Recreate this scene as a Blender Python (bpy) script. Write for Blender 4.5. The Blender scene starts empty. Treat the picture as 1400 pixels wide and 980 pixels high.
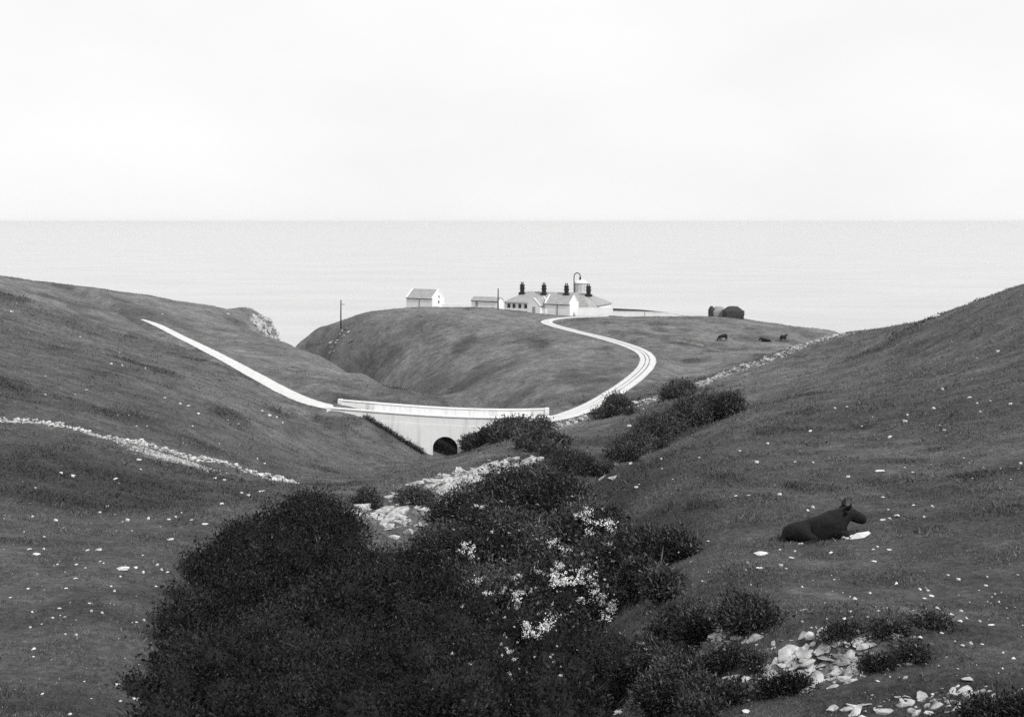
import bpy, bmesh, math, random
import numpy as np
from mathutils import Vector, Matrix

# ------------------------------------------------------------------ camera, sky, sun, exposure
scene = bpy.context.scene
COL = scene.collection
FPX = 1500.0            # focal length in photo pixels (photo 1400 x 980, horizon at row 303)
SEA = -68.0             # sea level below the eye
cam_data = bpy.data.cameras.new("camera")
cam_data.sensor_width = 36.0
cam_data.lens = 36.0 * FPX / 1400.0
cam_data.shift_y = -187.0 / 1400.0
cam_data.clip_start = 0.1
cam_data.clip_end = 200000.0
cam = bpy.data.objects.new("camera", cam_data)
COL.objects.link(cam)
cam.location = (0, 0, 0)
cam.rotation_euler = (math.radians(90), 0, 0)
scene.camera = cam

SUN_EL, SUN_AZ = math.radians(42), math.radians(132)      # azimuth clockwise from +Y (the view direction)
world = bpy.data.worlds.new("World")
scene.world = world
world.use_nodes = True
nt = world.node_tree
nt.nodes.clear()
w_out = nt.nodes.new("ShaderNodeOutputWorld")
w_bg = nt.nodes.new("ShaderNodeBackground")
w_sky = nt.nodes.new("ShaderNodeTexSky")
w_sky.sky_type = 'NISHITA'
w_sky.sun_disc = False
w_sky.sun_elevation = SUN_EL
w_sky.sun_rotation = SUN_AZ
w_sky.dust_density = 3.0
w_sep = nt.nodes.new("ShaderNodeSeparateColor")           # blue-sensitive plate: only the blue of the sky counts
w_mix = nt.nodes.new("ShaderNodeMix"); w_mix.data_type = 'FLOAT'
w_tc = nt.nodes.new("ShaderNodeTexCoord")
w_map = nt.nodes.new("ShaderNodeMapping"); w_map.inputs['Scale'].default_value = (1, 1, 2.6)
w_noi = nt.nodes.new("ShaderNodeTexNoise"); w_noi.inputs['Scale'].default_value = 3.0; w_noi.inputs['Detail'].default_value = 5
w_mr = nt.nodes.new("ShaderNodeMapRange")
w_mr.inputs['From Min'].default_value = 0.3; w_mr.inputs['From Max'].default_value = 0.7
w_mr.inputs['To Min'].default_value = 9.6; w_mr.inputs['To Max'].default_value = 10.5
nt.links.new(w_tc.outputs['Generated'], w_map.inputs['Vector'])
nt.links.new(w_map.outputs['Vector'], w_noi.inputs['Vector'])
nt.links.new(w_noi.outputs['Fac'], w_mr.inputs['Value'])
nt.links.new(w_sky.outputs['Color'], w_sep.inputs['Color'])
w_mix.inputs['Factor'].default_value = 0.93               # veil of thin white cloud over the blue
nt.links.new(w_sep.outputs['Blue'], w_mix.inputs['A'])
nt.links.new(w_mr.outputs['Result'], w_mix.inputs['B'])
nt.links.new(w_mix.outputs['Result'], w_bg.inputs['Color'])
w_bg.inputs['Strength'].default_value = 0.1
nt.links.new(w_bg.outputs['Background'], w_out.inputs['Surface'])

sun_data = bpy.data.lights.new("sun", 'SUN')
sun_data.energy = 2.8
sun_data.angle = math.radians(1.5)
sun_data.color = (1.0, 0.99, 0.98)
sun = bpy.data.objects.new("sun", sun_data)
COL.objects.link(sun)
sd = Vector((math.sin(SUN_AZ) * math.cos(SUN_EL), math.cos(SUN_AZ) * math.cos(SUN_EL), math.sin(SUN_EL)))
sun.rotation_euler = sd.to_track_quat('Z', 'Y').to_euler()
sun.location = (60, -40, 80)

scene.view_settings.view_transform = 'Standard'
scene.view_settings.look = 'None'
scene.view_settings.gamma = 1.0
scene.view_settings.exposure = 0.0
scene.view_settings.use_curve_mapping = False
scene.render.engine = 'CYCLES'
scene.cycles.use_denoising = False
scene.cycles.max_bounces = 6
scene.cycles.diffuse_bounces = 3
scene.cycles.volume_bounces = 1
scene.cycles.transparent_max_bounces = 8
rng = np.random.default_rng(7)
random.seed(7)

# ------------------------------------------------------------------ materials
def new_mat(name):
    m = bpy.data.materials.new(name); m.use_nodes = True
    t = m.node_tree; t.nodes.clear()
    o = t.nodes.new("ShaderNodeOutputMaterial"); b = t.nodes.new("ShaderNodeBsdfPrincipled")
    t.links.new(b.outputs[0], o.inputs['Surface'])
    b.inputs['Specular IOR Level'].default_value = 0.25
    return m, t, b

def noise(t, scale, detail=4, rough=0.55, vec=None):
    n = t.nodes.new("ShaderNodeTexNoise")
    n.inputs['Scale'].default_value = scale; n.inputs['Detail'].default_value = detail; n.inputs['Roughness'].default_value = rough
    if vec is not None: t.links.new(vec, n.inputs['Vector'])
    return n.outputs['Fac']

def mrange(t, v, a, b, c, d):
    n = t.nodes.new("ShaderNodeMapRange")
    for k, x in zip(('From Min', 'From Max', 'To Min', 'To Max'), (a, b, c, d)): n.inputs[k].default_value = x
    t.links.new(v, n.inputs['Value']); return n.outputs['Result']

def math_n(t, op, a, b=None):
    n = t.nodes.new("ShaderNodeMath"); n.operation = op
    for i, x in enumerate((a, b)):
        if x is None: continue
        if isinstance(x, (int, float)): n.inputs[i].default_value = x
        else: t.links.new(x, n.inputs[i])
    return n.outputs[0]

def mixf(t, f, a, b):
    n = t.nodes.new("ShaderNodeMix"); n.data_type = 'FLOAT'
    for k, x in (('Factor', f), ('A', a), ('B', b)):
        if isinstance(x, (int, float)): n.inputs[k].default_value = x
        else: t.links.new(x, n.inputs[k])
    return n.outputs['Result']

def attr(t, name):
    n = t.nodes.new("ShaderNodeAttribute"); n.attribute_name = name; return n.outputs['Fac']

def pos(t):
    return t.nodes.new("ShaderNodeNewGeometry").outputs['Position']

def objco(t):
    return t.nodes.new("ShaderNodeTexCoord").outputs['Object']

def bump(t, b, h, strength, dist):
    n = t.nodes.new("ShaderNodeBump"); n.inputs['Strength'].default_value = strength; n.inputs['Distance'].default_value = dist
    t.links.new(h, n.inputs['Height']); t.links.new(n.outputs[0], b.inputs['Normal'])

def simple(name, lo, hi, scale, rough=0.9, bs=0.0, bd=0.02, bscale=None, world_co=True, streak=False):
    """grey material with noise wear between lo and hi"""
    m, t, b = new_mat(name)
    v = pos(t) if world_co else objco(t)
    f = noise(t, scale, 6, 0.6, v)
    c = mrange(t, f, 0.3, 0.7, lo, hi)
    if streak:
        mp = t.nodes.new("ShaderNodeMapping"); mp.inputs['Scale'].default_value = (1.3, 1.3, 0.09)
        t.links.new(v, mp.inputs['Vector'])
        s = mrange(t, noise(t, 1.0, 5, 0.6, mp.outputs[0]), 0.52, 0.72, 1.0, 0.72)
        c = math_n(t, 'MULTIPLY', c, s)
    t.links.new(c, b.inputs['Base Color'])
    b.inputs['Roughness'].default_value = rough
    if bs: bump(t, b, noise(t, bscale or scale * 4, 5, 0.6, v), bs, bd)
    return m

# ------------------------------------------------------------------ object helpers
def tag(o, label=None, cat=None, group=None, kind=None):
    if label: o['label'] = label
    if cat: o['category'] = cat
    if group: o['group'] = group
    if kind: o['kind'] = kind
    return o

def mesh_np(name, v, f, mat=None, smooth=False):
    """v (n,3), f (m,k) arrays"""
    me = bpy.data.meshes.new(name)
    v = np.asarray(v, dtype=np.float32); f = np.asarray(f, dtype=np.int32); k = f.shape[1]
    me.vertices.add(len(v)); me.vertices.foreach_set('co', v.ravel())
    me.loops.add(f.size); me.loops.foreach_set('vertex_index', f.ravel())
    me.polygons.add(len(f))
    me.polygons.foreach_set('loop_start', np.arange(0, f.size, k, dtype=np.int32))
    me.polygons.foreach_set('loop_total', np.full(len(f), k, dtype=np.int32))
    me.polygons.foreach_set('use_smooth', np.full(len(f), smooth))
    me.update(calc_edges=True)
    if mat: me.materials.append(mat)
    return me

def link(name, me, parent=None, loc=(0, 0, 0), rot=(0, 0, 0), scl=(1, 1, 1)):
    o = bpy.data.objects.new(name, me); COL.objects.link(o)
    o.location = loc; o.rotation_euler = rot; o.scale = scl
    if parent is not None: o.parent = parent
    return o

def empty(name, loc, rz=0.0):
    o = bpy.data.objects.new(name, None); COL.objects.link(o)
    o.location = loc; o.rotation_euler = (0, 0, rz); o.empty_display_size = 0.5
    return o

def copy_tree(o, parent=None):
    c = o.copy(); COL.objects.link(c); c.parent = parent
    for ch in list(o.children): copy_tree(ch, c)
    return c

class MB:
    """collects polygons for one mesh"""
    def __init__(s): s.v = []; s.f = []
    def add(s, vs, fs):
        b = len(s.v); s.v += [tuple(map(float, p)) for p in vs]; s.f += [tuple(b + i for i in f) for f in fs]; return s
    def box(s, x0, x1, y0, y1, z0, z1):
        vs = [(x0, y0, z0), (x1, y0, z0), (x1, y1, z0), (x0, y1, z0), (x0, y0, z1), (x1, y0, z1), (x1, y1, z1), (x0, y1, z1)]
        return s.add(vs, [(0, 3, 2, 1), (4, 5, 6, 7), (0, 1, 5, 4), (1, 2, 6, 5), (2, 3, 7, 6), (3, 0, 4, 7)])
    def prism(s, poly, axis, a, b):
        """polygon given in the two other axes, extruded along axis ('x','y','z') from a to b"""
        def mk(p, t):
            return {'x': (t, p[0], p[1]), 'y': (p[0], t, p[1]), 'z': (p[0], p[1], t)}[axis]
        n = len(poly)
        vs = [mk(p, a) for p in poly] + [mk(p, b) for p in poly]
        fs = [tuple(range(n)), tuple(range(2 * n - 1, n - 1, -1))] + [(i, i + n, (i + 1) % n + n, (i + 1) % n) for i in range(n)]
        return s.add(vs, fs)
    def lathe(s, prof, n=20, cx=0, cy=0):
        """profile of (r, z) bottom to top"""
        vs = []
        for r, z in prof:
            for i in range(n):
                a = 2 * math.pi * i / n; vs.append((cx + r * math.cos(a), cy + r * math.sin(a), z))
        fs = []
        for k in range(len(prof) - 1):
            for i in range(n):
                j = (i + 1) % n; fs.append((k * n + i, k * n + j, (k + 1) * n + j, (k + 1) * n + i))
        fs.append(tuple(range(n - 1, -1, -1))); fs.append(tuple(range((len(prof) - 1) * n, len(prof) * n)))
        return s.add(vs, fs)
    def tube(s, pts, rad, n=8):
        pts = [Vector(p) for p in pts]; vs = []
        rads = rad if isinstance(rad, (list, tuple)) else [rad] * len(pts)
        for i, p in enumerate(pts):
            d = (pts[min(i + 1, len(pts) - 1)] - pts[max(i - 1, 0)]).normalized()
            a = d.orthogonal().normalized() if abs(d.z) > 0.95 or abs(d.x) + abs(d.y) < 1e-6 else d.cross(Vector((0, 0, 1))).normalized()
            if i and a.dot(pa) < 0: a = -a
            pa = a; b = d.cross(a)
            for k in range(n):
                t = 2 * math.pi * k / n; vs.append(p + (a * math.cos(t) + b * math.sin(t)) * rads[i])
        fs = []
        for i in range(len(pts) - 1):
            for k in range(n):
                j = (k + 1) % n; fs.append((i * n + k, i * n + j, (i + 1) * n + j, (i + 1) * n + k))
        fs.append(tuple(range(n - 1, -1, -1))); fs.append(tuple(range((len(pts) - 1) * n, len(pts) * n)))
        return s.add(vs, fs)
    def mesh(s, name, mat, smooth=False):
        me = bpy.data.meshes.new(name); me.from_pydata(s.v, [], s.f); me.update()
        bm = bmesh.new(); bm.from_mesh(me); bmesh.ops.recalc_face_normals(bm, faces=bm.faces); bm.to_mesh(me); bm.free()
        if mat: me.materials.append(mat)
        if smooth:
            for p in me.polygons: p.use_smooth = True
        return me
    def build(s, name, mat, parent=None, smooth=False):
        return link(name, s.mesh(name, mat, smooth), parent)

# ------------------------------------------------------------------ terrain heights
# surveyed points: photo column, photo row, distance in metres -> a point of the ground
SEEN = [
 # near left grass
 (0,980,17),(120,980,17),(0,850,23),(170,850,23.5),(0,740,32),(150,760,31),(0,705,38),(200,722,38),(245,765,31),(330,700,42),(400,672,58),(480,662,74),
 # bank below the ruined wall, left
 (100,705,43),(250,690,52),(100,660,52),(0,660,48),(0,610,60),(100,620,62),(200,650,62),(300,660,66),(400,664,76),
 # ruined wall on the left
 (0,574,72),(100,585,74),(200,608,77),(300,632,82),(400,661,88),
 # left hillside
 (0,520,88),(0,470,115),(0,420,155),(0,378,205),(100,540,92),(200,560,96),(300,590,100),(400,630,104),(100,470,138),(200,510,125),
 (300,545,128),(400,575,132),(500,640,118),(560,631,132),(100,425,185),(100,394,230),(200,407,250),(300,421,270),(345,430,283),
 (450,569,147),(500,573,147.5),(530,590,148),(560,610,149),(588,624,149),(480,600,138),
 (250,445,225),(300,460,222),(350,480,205),
 # seaward shoulder beyond the left road
 (380,466,250),(395,472,240),(450,495,215),(500,514,197),(560,536,178),(590,545,169),(604,549,166),
 # lighthouse hill, seen from the bridge side
 (640,553,176),(700,552,172),(600,540,200),(560,528,236),(450,488,292),(404,470,326),(430,454,320),(466,441,315),(520,426,318),(560,421,321),(600,420,322),(650,420,322),
 (690,423,321),(720,427,316),(750,432,310),(600,470,270),(500,465,292),(700,470,252),(700,520,200),(650,500,235),(780,515,196),(760,550,170),(820,490,213),(850,470,232),
 # right-hand field
 (950,490,218),(900,455,255),(1000,475,245),(1070,466,255),(860,433,312),(930,433,308),(990,433,298),(1050,441,292),(1100,448,288),(1150,457,286),(940,510,204),(1040,480,232),
 # rubble wall on the right and the ground below it
 (745,588,140),(790,575,146),(840,560,150),(930,532,158),(1040,492,172),(1150,458,188),(800,596,120),(880,582,112),(960,545,128),(820,615,92),(1040,520,140),
 # right hill
 (1400,395,110),(1300,424,142),(1220,446,168),(1150,490,145),(1100,520,118),(1010,566,92),(920,610,72),(840,648,56),(1200,500,110),(1300,500,86),(1400,500,66),
 (1400,600,42),(1300,600,47),(1200,600,52),(1100,650,40),(1065,743,28.6),(1190,716,30),(1400,720,26),(950,720,32),(1000,650,42),(860,690,40),(1100,800,22),(1400,850,18.5),(1000,850,20),(1200,980,15),(1400,980,14),
 (1250,900,17),(1050,930,17.5),(920,800,25),
 # rocky spur in the middle
 (720,622,92),(640,655,76),(580,684,64),(520,705,57),(540,745,46),(600,632,106),(680,608,118),(735,594,130),(450,690,52),
]
FREE = [   # ground that the photograph hides: x, y, z
 (0,0,-1.6),(-12,0,-2.2),(12,0,-1.3),(0,8,-4.6),(-9,10,-4.8),(9,10,-4.3),(0,-20,1.5),(-25,-15,1),(25,-15,2),(-40,20,-4.5),(40,20,-2.5),(-45,50,-8),
 # hollow under the big bushes
 (-2.5,16,-9.3),(-1,22,-11.2),(-4,25,-11.2),(-5.5,30,-11.6),(-8.3,31,-10.9),(-1,30,-12.7),(0,38,-13.7),(2.4,32,-11.2),(3.3,27,-9.1),(3.2,21.5,-8.3),(2.0,17,-8.0),(-5,19,-9.5),(-6.5,36,-12.2),(2,46,-14.5),
 # gully right of the spur
 (5,60,-16.0),(7.5,78,-18.6),(12,95,-20.2),(19,110,-20.4),(25,125,-20),
 # stream bed under and beyond the bridge
 (-8,140,-30.5),(-8.2,149,-31.9),(-7.6,157,-32.6),(-5.5,166,-33.5),(-4.5,176,-34),(0,172,-30.5),(-9,188,-36.5),(-20,212,-40),(-30,240,-44),(-38,262,-49),(-46,283,-53),(-60,304,-62),
 (-24,240,-38.5),(-34,268,-42),(-2.5,153,-29.3),(1.5,153,-28.4),(4,153.5,-27.7),(-14,153,-30.0),(-19,153,-27.7),
 (-36,240,-38),(-46,262,-44),(-26,203,-36),(-29,222,-33),(-15,188,-32.5),(-36,205,-26.4),(-45,226,-26.0),(-28,190,-26.8),(-52,246,-28.5),
 # cliff end of the left headland
 (-66,287,-24.6),(-62.5,288,-27.5),(-60,288,-34),(-57,287,-46),(-63,262,-26.3),(-72,297,-25),(-74,312,-45),
 (-200,200,-12),(-130,240,-13),(-120,150,-8),(-110,275,-18),(-200,260,-20),(-90,290,-23),(-77,288,-23.8),(-85,282,-21.8),(-70,300,-27.5),(-160,90,-2),(-90,60,-4),
 # plateau behind the lighthouse
 (-30,345,-28.2),(-33,332,-26.9),(-18,332,-26.3),(0,345,-28.2),(0,333,-26.8),(30,345,-30),(60,325,-29.5),(-50,335,-36),(-66,338,-48),(15,330,-27.6),(35,325,-28.3),
 # behind the right hill
 (62,215,-24.5),(75,240,-30),(90,290,-33),(80,190,-20),(120,230,-30),(100,130,-6),(80,80,-1),(160,160,-10),(140,60,3),(200,200,-18),(60,205,-23.5),(95,150,-8.5),
]
def px3(px, py, Y): return ((px - 700) / FPX * Y, Y, -(py - 303) / FPX * Y)
CP = np.array([px3(*p) for p in SEEN] + FREE, dtype=float)
def warp(x, y):
    d = np.maximum(y, -24) + 30.0
    return np.stack([1.7 * x / d, np.log(d)], -1)
def tps(r2):
    r2 = np.maximum(r2, 1e-12); return 0.5 * r2 * np.log(r2)
_W = warp(CP[:, 0], CP[:, 1]); _n = len(_W)
_K = tps(((_W[:, None] - _W[None]) ** 2).sum(-1)) + np.eye(_n) * 2e-4
_P = np.c_[np.ones(_n), _W]
_A = np.block([[_K, _P], [_P.T, np.zeros((3, 3))]])
_sol = np.linalg.solve(_A, np.r_[CP[:, 2], np.zeros(3)])

_tab = np.random.default_rng(11).random((256, 256))
def vnoise(x, y):
    xi = np.floor(x).astype(int); yi = np.floor(y).astype(int)
    fx = x - xi; fy = y - yi; fx = fx * fx * (3 - 2 * fx); fy = fy * fy * (3 - 2 * fy)
    g = lambda a, b: _tab[a & 255, b & 255]
    return (g(xi, yi) * (1 - fx) + g(xi + 1, yi) * fx) * (1 - fy) + (g(xi, yi + 1) * (1 - fx) + g(xi + 1, yi + 1) * fx) * fy - 0.5
def fbm(x, y, o=4):
    s = 0; a = 1.0
    for k in range(o):
        s = s + a * vnoise(x * 2 ** k + 17.3 * k, y * 2 ** k + 5.1 * k); a *= 0.5
    return s
def sstep(a, b, x):
    t = np.clip((x - a) / (b - a), 0, 1); return t * t * (3 - 2 * t)

ROAD = np.array([(-104,236,-16.6),(-88,226,-18.0),(-72.4,215,-19.2),(-59.4,198,-21.0),(-49.3,185,-22.7),(-40.1,172,-24.2),(-32.5,161.7,-25.5),(-27,156,-26.1),(-20,153.6,-26.75),
 (-10,153.3,-27.45),(0,153.3,-27.8),(5,154,-27.75),(9.8,159.5,-27.5),(14.9,172,-27.5),(20.8,189,-27.2),(25.0,204,-26.8),(26.7,218,-26.6),(25.6,232,-26.6),(21.3,248,-26.5),(15,265,-26.4),
 (10.4,281,-26.5),(9.2,292,-26.6),(12.2,301,-26.65),(18.5,307,-26.7),(27,310.5,-26.75)], dtype=float)
def catmull(P, n=10):
    P = np.vstack([2 * P[0] - P[1], P, 2 * P[-1] - P[-2]]); out = []
    for i in range(1, len(P) - 2):
        for t in np.linspace(0, 1, n, endpoint=False):
            a, b, c, d = P[i - 1], P[i], P[i + 1], P[i + 2]
            out.append(0.5 * ((2 * b) + (-a + c) * t + (2 * a - 5 * b + 4 * c - d) * t * t + (-a + 3 * b - 3 * c + d) * t ** 3))
    out.append(P[-2]); return np.array(out)
ROADC = catmull(ROAD, 12)

def base_h(x, y):
    x = np.asarray(x, float); y = np.asarray(y, float); sh = x.shape; x = x.ravel(); y = y.ravel()
    out = np.empty(len(x))
    for i in range(0, len(x), 20000):
        q = warp(x[i:i + 20000], y[i:i + 20000])
        r2 = (q[:, 0:1] - _W[None, :, 0]) ** 2 + (q[:, 1:2] - _W[None, :, 1]) ** 2
        out[i:i + 20000] = tps(r2) @ _sol[:_n] + _sol[_n] + q @ _sol[_n + 1:]
    return out.reshape(sh)

def height(x, y):
    x = np.asarray(x, float); y = np.asarray(y, float)
    z = base_h(x, y)
    d = np.maximum(np.hypot(x, y), 6)
    z = z + fbm(x / 7, y / 7, 3) * np.minimum(d * 0.005, 0.3) + fbm(x / 1.6 + 40, y / 1.6, 3) * np.minimum(0.10 + d * 0.001, 0.2)
    z = z + 0.34 * sstep(17.15, 17.5, y + 0.35 * vnoise(x * 1.7, y * 0 + 3.3)) * np.exp(-((x - 5.2) / 1.5) ** 2) * (1 - sstep(18.3, 21, y))     # little rock step, lower right
    # road bench
    near = (y > 140) & (y < 330) & (x > -115) & (x < 45)
    if near.any():
        xs = x[near]; ys = y[near]; best = np.full(xs.shape, 1e9); bz = np.zeros(xs.shape)
        for k in range(0, len(ROADC)):
            p = ROADC[k]; dd = (xs - p[0]) ** 2 + (ys - p[1]) ** 2
            m = dd < best; best = np.where(m, dd, best); bz = np.where(m, p[2], bz)
        w = 1 - sstep(2.4, 6.5, np.sqrt(best))
        onb = (xs > -25.2) & (xs < 5.2) & (ys < 159) & (ys > 148)      # the bridge carries the road here
        w = np.where(onb, 0, w)
        zz = z[near]; z = z.copy(); z[near] = zz * (1 - w) + (bz - 0.06) * w
    # coast
    xc = np.array([-400, -200, -120, -85, -68, -66, -50, -40, 0, 40, 75, 100, 140, 400]); yc = np.array([230, 265, 288, 300, 302, 340, 348, 356, 366, 358, 330, 300, 280, 260])
    k = sstep(0, 30, y - np.interp(x, xc, yc))
    return z * (1 - k) + (SEA - 8) * k

def hit(px, py, y0=7.0, y1=420.0):
    """where the line of sight of a photo pixel meets the ground"""
    Y = np.exp(np.linspace(math.log(y0), math.log(y1), 500))
    X = (px - 700) / FPX * Y; Z = -(py - 303) / FPX * Y
    below = height(X, Y) >= Z
    if not below.any(): return None
    i = int(np.argmax(below))
    if i == 0: return (X[0], Y[0], Z[0])
    a, b = Y[i - 1], Y[i]; Y = np.linspace(a, b, 40); X = (px - 700) / FPX * Y; Z = -(py - 303) / FPX * Y
    j = int(np.argmax(height(X, Y) >= Z)) if (height(X, Y) >= Z).any() else 39
    return (float(X[j]), float(Y[j]), float(height(X[j:j + 1], Y[j:j + 1])[0]))
def gz(x, y): return float(height(np.array([float(x)]), np.array([float(y)]))[0])

# ------------------------------------------------------------------ the setting: ground, sea, road
def pts_hit(lst): return np.array([hit(*p) for p in lst])
def dist_poly(x, y, P):
    best = np.full(x.shape, 1e9)
    for a, b in zip(P[:-1], P[1:]):
        dx, dy = b[0] - a[0], b[1] - a[1]; L = dx * dx + dy * dy + 1e-9
        t = np.clip(((x - a[0]) * dx + (y - a[1]) * dy) / L, 0, 1)
        best = np.minimum(best, np.hypot(x - a[0] - t * dx, y - a[1] - t * dy))
    return best
def spot(x, y, c, rx, ry):
    return np.exp(-(((x - c[0]) / rx) ** 2 + ((y - c[1]) / ry) ** 2))

# ground sheet
yr = np.concatenate([np.linspace(-24, 7, 40, endpoint=False), np.exp(np.linspace(math.log(7), math.log(60), 330, endpoint=False)), np.exp(np.linspace(math.log(60), math.log(430), 360))])
nu = 440
u = np.linspace(-1, 1, nu); u = 0.8 * u + 0.2 * u ** 3
GX = u[None, :] * (0.66 * np.maximum(yr, 0)[:, None] + 34.0); GY = np.repeat(yr[:, None], nu, 1)
GZ = height(GX, GY)
ny = len(yr)
idx = np.arange(ny * nu).reshape(ny, nu)
gf = np.stack([idx[:-1, :-1], idx[:-1, 1:], idx[1:, 1:], idx[1:, :-1]], -1).reshape(-1, 4)

m_ground, t, b = new_mat("turf")
P = pos(t)
n1 = noise(t, 0.045, 5, 0.6, P); n2 = noise(t, 0.6, 5, 0.65, P); n3 = noise(t, 5.0, 6, 0.75, P)
g = mrange(t, n1, 0.3, 0.7, 0.080, 0.126)
g = math_n(t, 'MULTIPLY', g, mrange(t, n2, 0.3, 0.7, 0.62, 1.38))
g = math_n(t, 'MULTIPLY', g, mrange(t, noise(t, 0.17, 4, 0.6, P), 0.3, 0.7, 0.74, 1.28))
g = math_n(t, 'MULTIPLY', g, mrange(t, n3, 0.3, 0.7, 0.45, 1.55))
dark = math_n(t, 'MULTIPLY', attr(t, 'rough'), mrange(t, n2, 0.3, 0.6, 0.5, 1.0))
g = mixf(t, dark, g, math_n(t, 'MULTIPLY', g, 0.36))
far = math_n(t, 'MULTIPLY', g, 1.6)  # turf turns paler with distance from the eye
g = mixf(t, attr(t, 'far_pale'), g, far)
pale = math_n(t, 'MULTIPLY', attr(t, 'bare'), mrange(t, noise(t, 2.2, 6, 0.75, P), 0.42, 0.58, 0.15, 1.0))
rock = mrange(t, noise(t, 2.4, 8, 0.75, P), 0.35, 0.65, 0.08, 0.42)
g = mixf(t, pale, g, rock)
t.links.new(g, b.inputs['Base Color']); b.inputs['Roughness'].default_value = 1.0; b.inputs['Specular IOR Level'].default_value = 0.05
hb = math_n(t, 'ADD', noise(t, 3.0, 6, 0.7, P), math_n(t, 'MULTIPLY', noise(t, 0.5, 4, 0.6, P), 2.0))
bump(t, b, hb, 0.9, 0.22)

me = mesh_np("ground", np.stack([GX, GY, GZ], -1).reshape(-1, 3), gf, m_ground, True)
WALL_L = pts_hit([(-20, 572), (0, 575), (40, 578), (70, 581), (100, 586), (135, 597), (165, 604), (200, 607), (235, 617), (262, 628), (290, 630), (318, 638), (345, 649), (375, 657), (402, 661)])
WALL_R = pts_hit([(742, 588), (775, 580), (800, 572), (830, 566), (862, 556), (900, 545), (935, 533), (965, 522), (1000, 508), (1040, 496), (1075, 483), (1105, 471), (1130, 463), (1150, 460)])
LEDGE = pts_hit([(500, 708), (540, 700), (580, 690), (610, 668), (640, 652), (680, 640), (715, 630)])
TRACK = pts_hit([(1095, 806), (1130, 813), (1175, 822), (1225, 832), (1270, 839), (1310, 845)])
bare = np.zeros_like(GX); rough = np.zeros_like(GX); far_paler = np.zeros_like(GX)
def add(a, v): np.copyto(a, np.clip(np.maximum(a, v), 0, 1))
add(bare, 0.75 * np.exp(-(dist_poly(GX, GY, WALL_R) / 1.5) ** 2))
add(bare, 0.45 * np.exp(-(dist_poly(GX, GY, WALL_L) / 0.7) ** 2))
add(bare, 0.5 * np.exp(-(dist_poly(GX, GY, TRACK) / 0.28) ** 2))
for px, py, rx, ry, k in [(205, 622, 2.2, 2.2, .7), (240, 632, 2.6, 1.6, .9), (165, 615, 1.5, 1.5, .4), (785, 582, 4, 3, .9), (810, 577, 4, 3, .8), (1180, 830, 1.6, .35, .5), (1250, 838, 1.4, .3, .5),
                          (100, 640, 1.5, 1, .25), (540, 735, 1.4, 3, .35), (565, 715, 1.6, 3, .5), (970, 880, .6, .8, .8), (1080, 915, .8, .6, .9), (1150, 905, .9, .6, .9), (470, 466, 5, 4, .35), (1290, 432, 1.5, 1.2, .7), (12, 425, 2.5, 4, .6)]:
    c = hit(px, py)
    if c: add(bare, k * spot(GX, GY, c, rx, ry))
add(bare, 0.9 * np.exp(-(dist_poly(GX, GY, LEDGE) / 1.3) ** 2))
scree = np.array([(-65.5, 284, 0), (-63.5, 270, 0), (-60.5, 258, 0)])
add(bare, 1.0 * np.exp(-(dist_poly(GX, GY, scree) / 1.3) ** 2))
add(bare, 0.95 * sstep(-67, -61, GX) * (1 - sstep(-56, -52, GX)) * sstep(268, 284, GY) * (1 - sstep(306, 320, GY)))
ROUGH_SHADE = []
for px, py, rx, ry, k in [(60, 640, 9, 9, .9), (180, 660, 8, 8, .9), (300, 655, 7, 5, .7), (120, 690, 8, 4, .9), (230, 690, 6, 3, .9), (590, 525, 5, 12, .9), (640, 525, 6, 12, .9), (470, 470, 14, 14, .6), (560, 445, 12, 10, .4), (520, 480, 10, 10, .4),
                          (850, 640, 5, 14, .8), (940, 590, 5, 14, .8), (1200, 860, 1.4, 1.2, .9), (1270, 855, 1.2, 1, .8), (1350, 950, 1.5, 1.5, .8), (60, 970, 2, 1.5, .7), (1130, 735, 1.4, .5, .7), (90, 830, 1.2, 1.4, .5), (200, 430, 14, 14, .6), (90, 440, 12, 12, .4),  # the flat ellipse at the lying cow is its shade, painted on the turf
                          (1330, 560, 8, 8, .4), (1180, 560, 9, 9, .35), (1350, 700, 2.5, 2.5, .6), (1000, 800, 1.5, 1.5, .5), (780, 640, 4, 6, .7)]:
    c = hit(px, py)
    if c: ROUGH_SHADE.append((c, rx, ry, k))
def rough_shade_at(x, y):
    a = np.zeros_like(x)
    for c, rx, ry, k in ROUGH_SHADE: a = np.maximum(a, k * spot(x, y, c, rx, ry))
    d = np.maximum(np.hypot(x, y), 10); k2 = .85 * sstep(.05, .55, fbm(x / 6.0 + 9, y / 8.0 + 4, 4)) + .5 * sstep(.1, .5, fbm(x / 1.5 + 2, y / 2.0, 3)) * (1 - sstep(40, 120, d))
    return np.clip(np.maximum(a, k2 * .9), 0, 1)
add(rough, rough_shade_at(GX, GY))  # rough turf, plus the shade painted under the cow
add(far_paler, sstep(150, 200, GY) * 0.95)
add(far_paler, 0.35 * sstep(70, 150, GY))
for nm, a in (('bare', bare), ('rough', rough), ('far_pale', far_paler)):
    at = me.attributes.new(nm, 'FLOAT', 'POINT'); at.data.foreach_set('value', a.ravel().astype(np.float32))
tag(link("ground", me), kind='structure')

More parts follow.
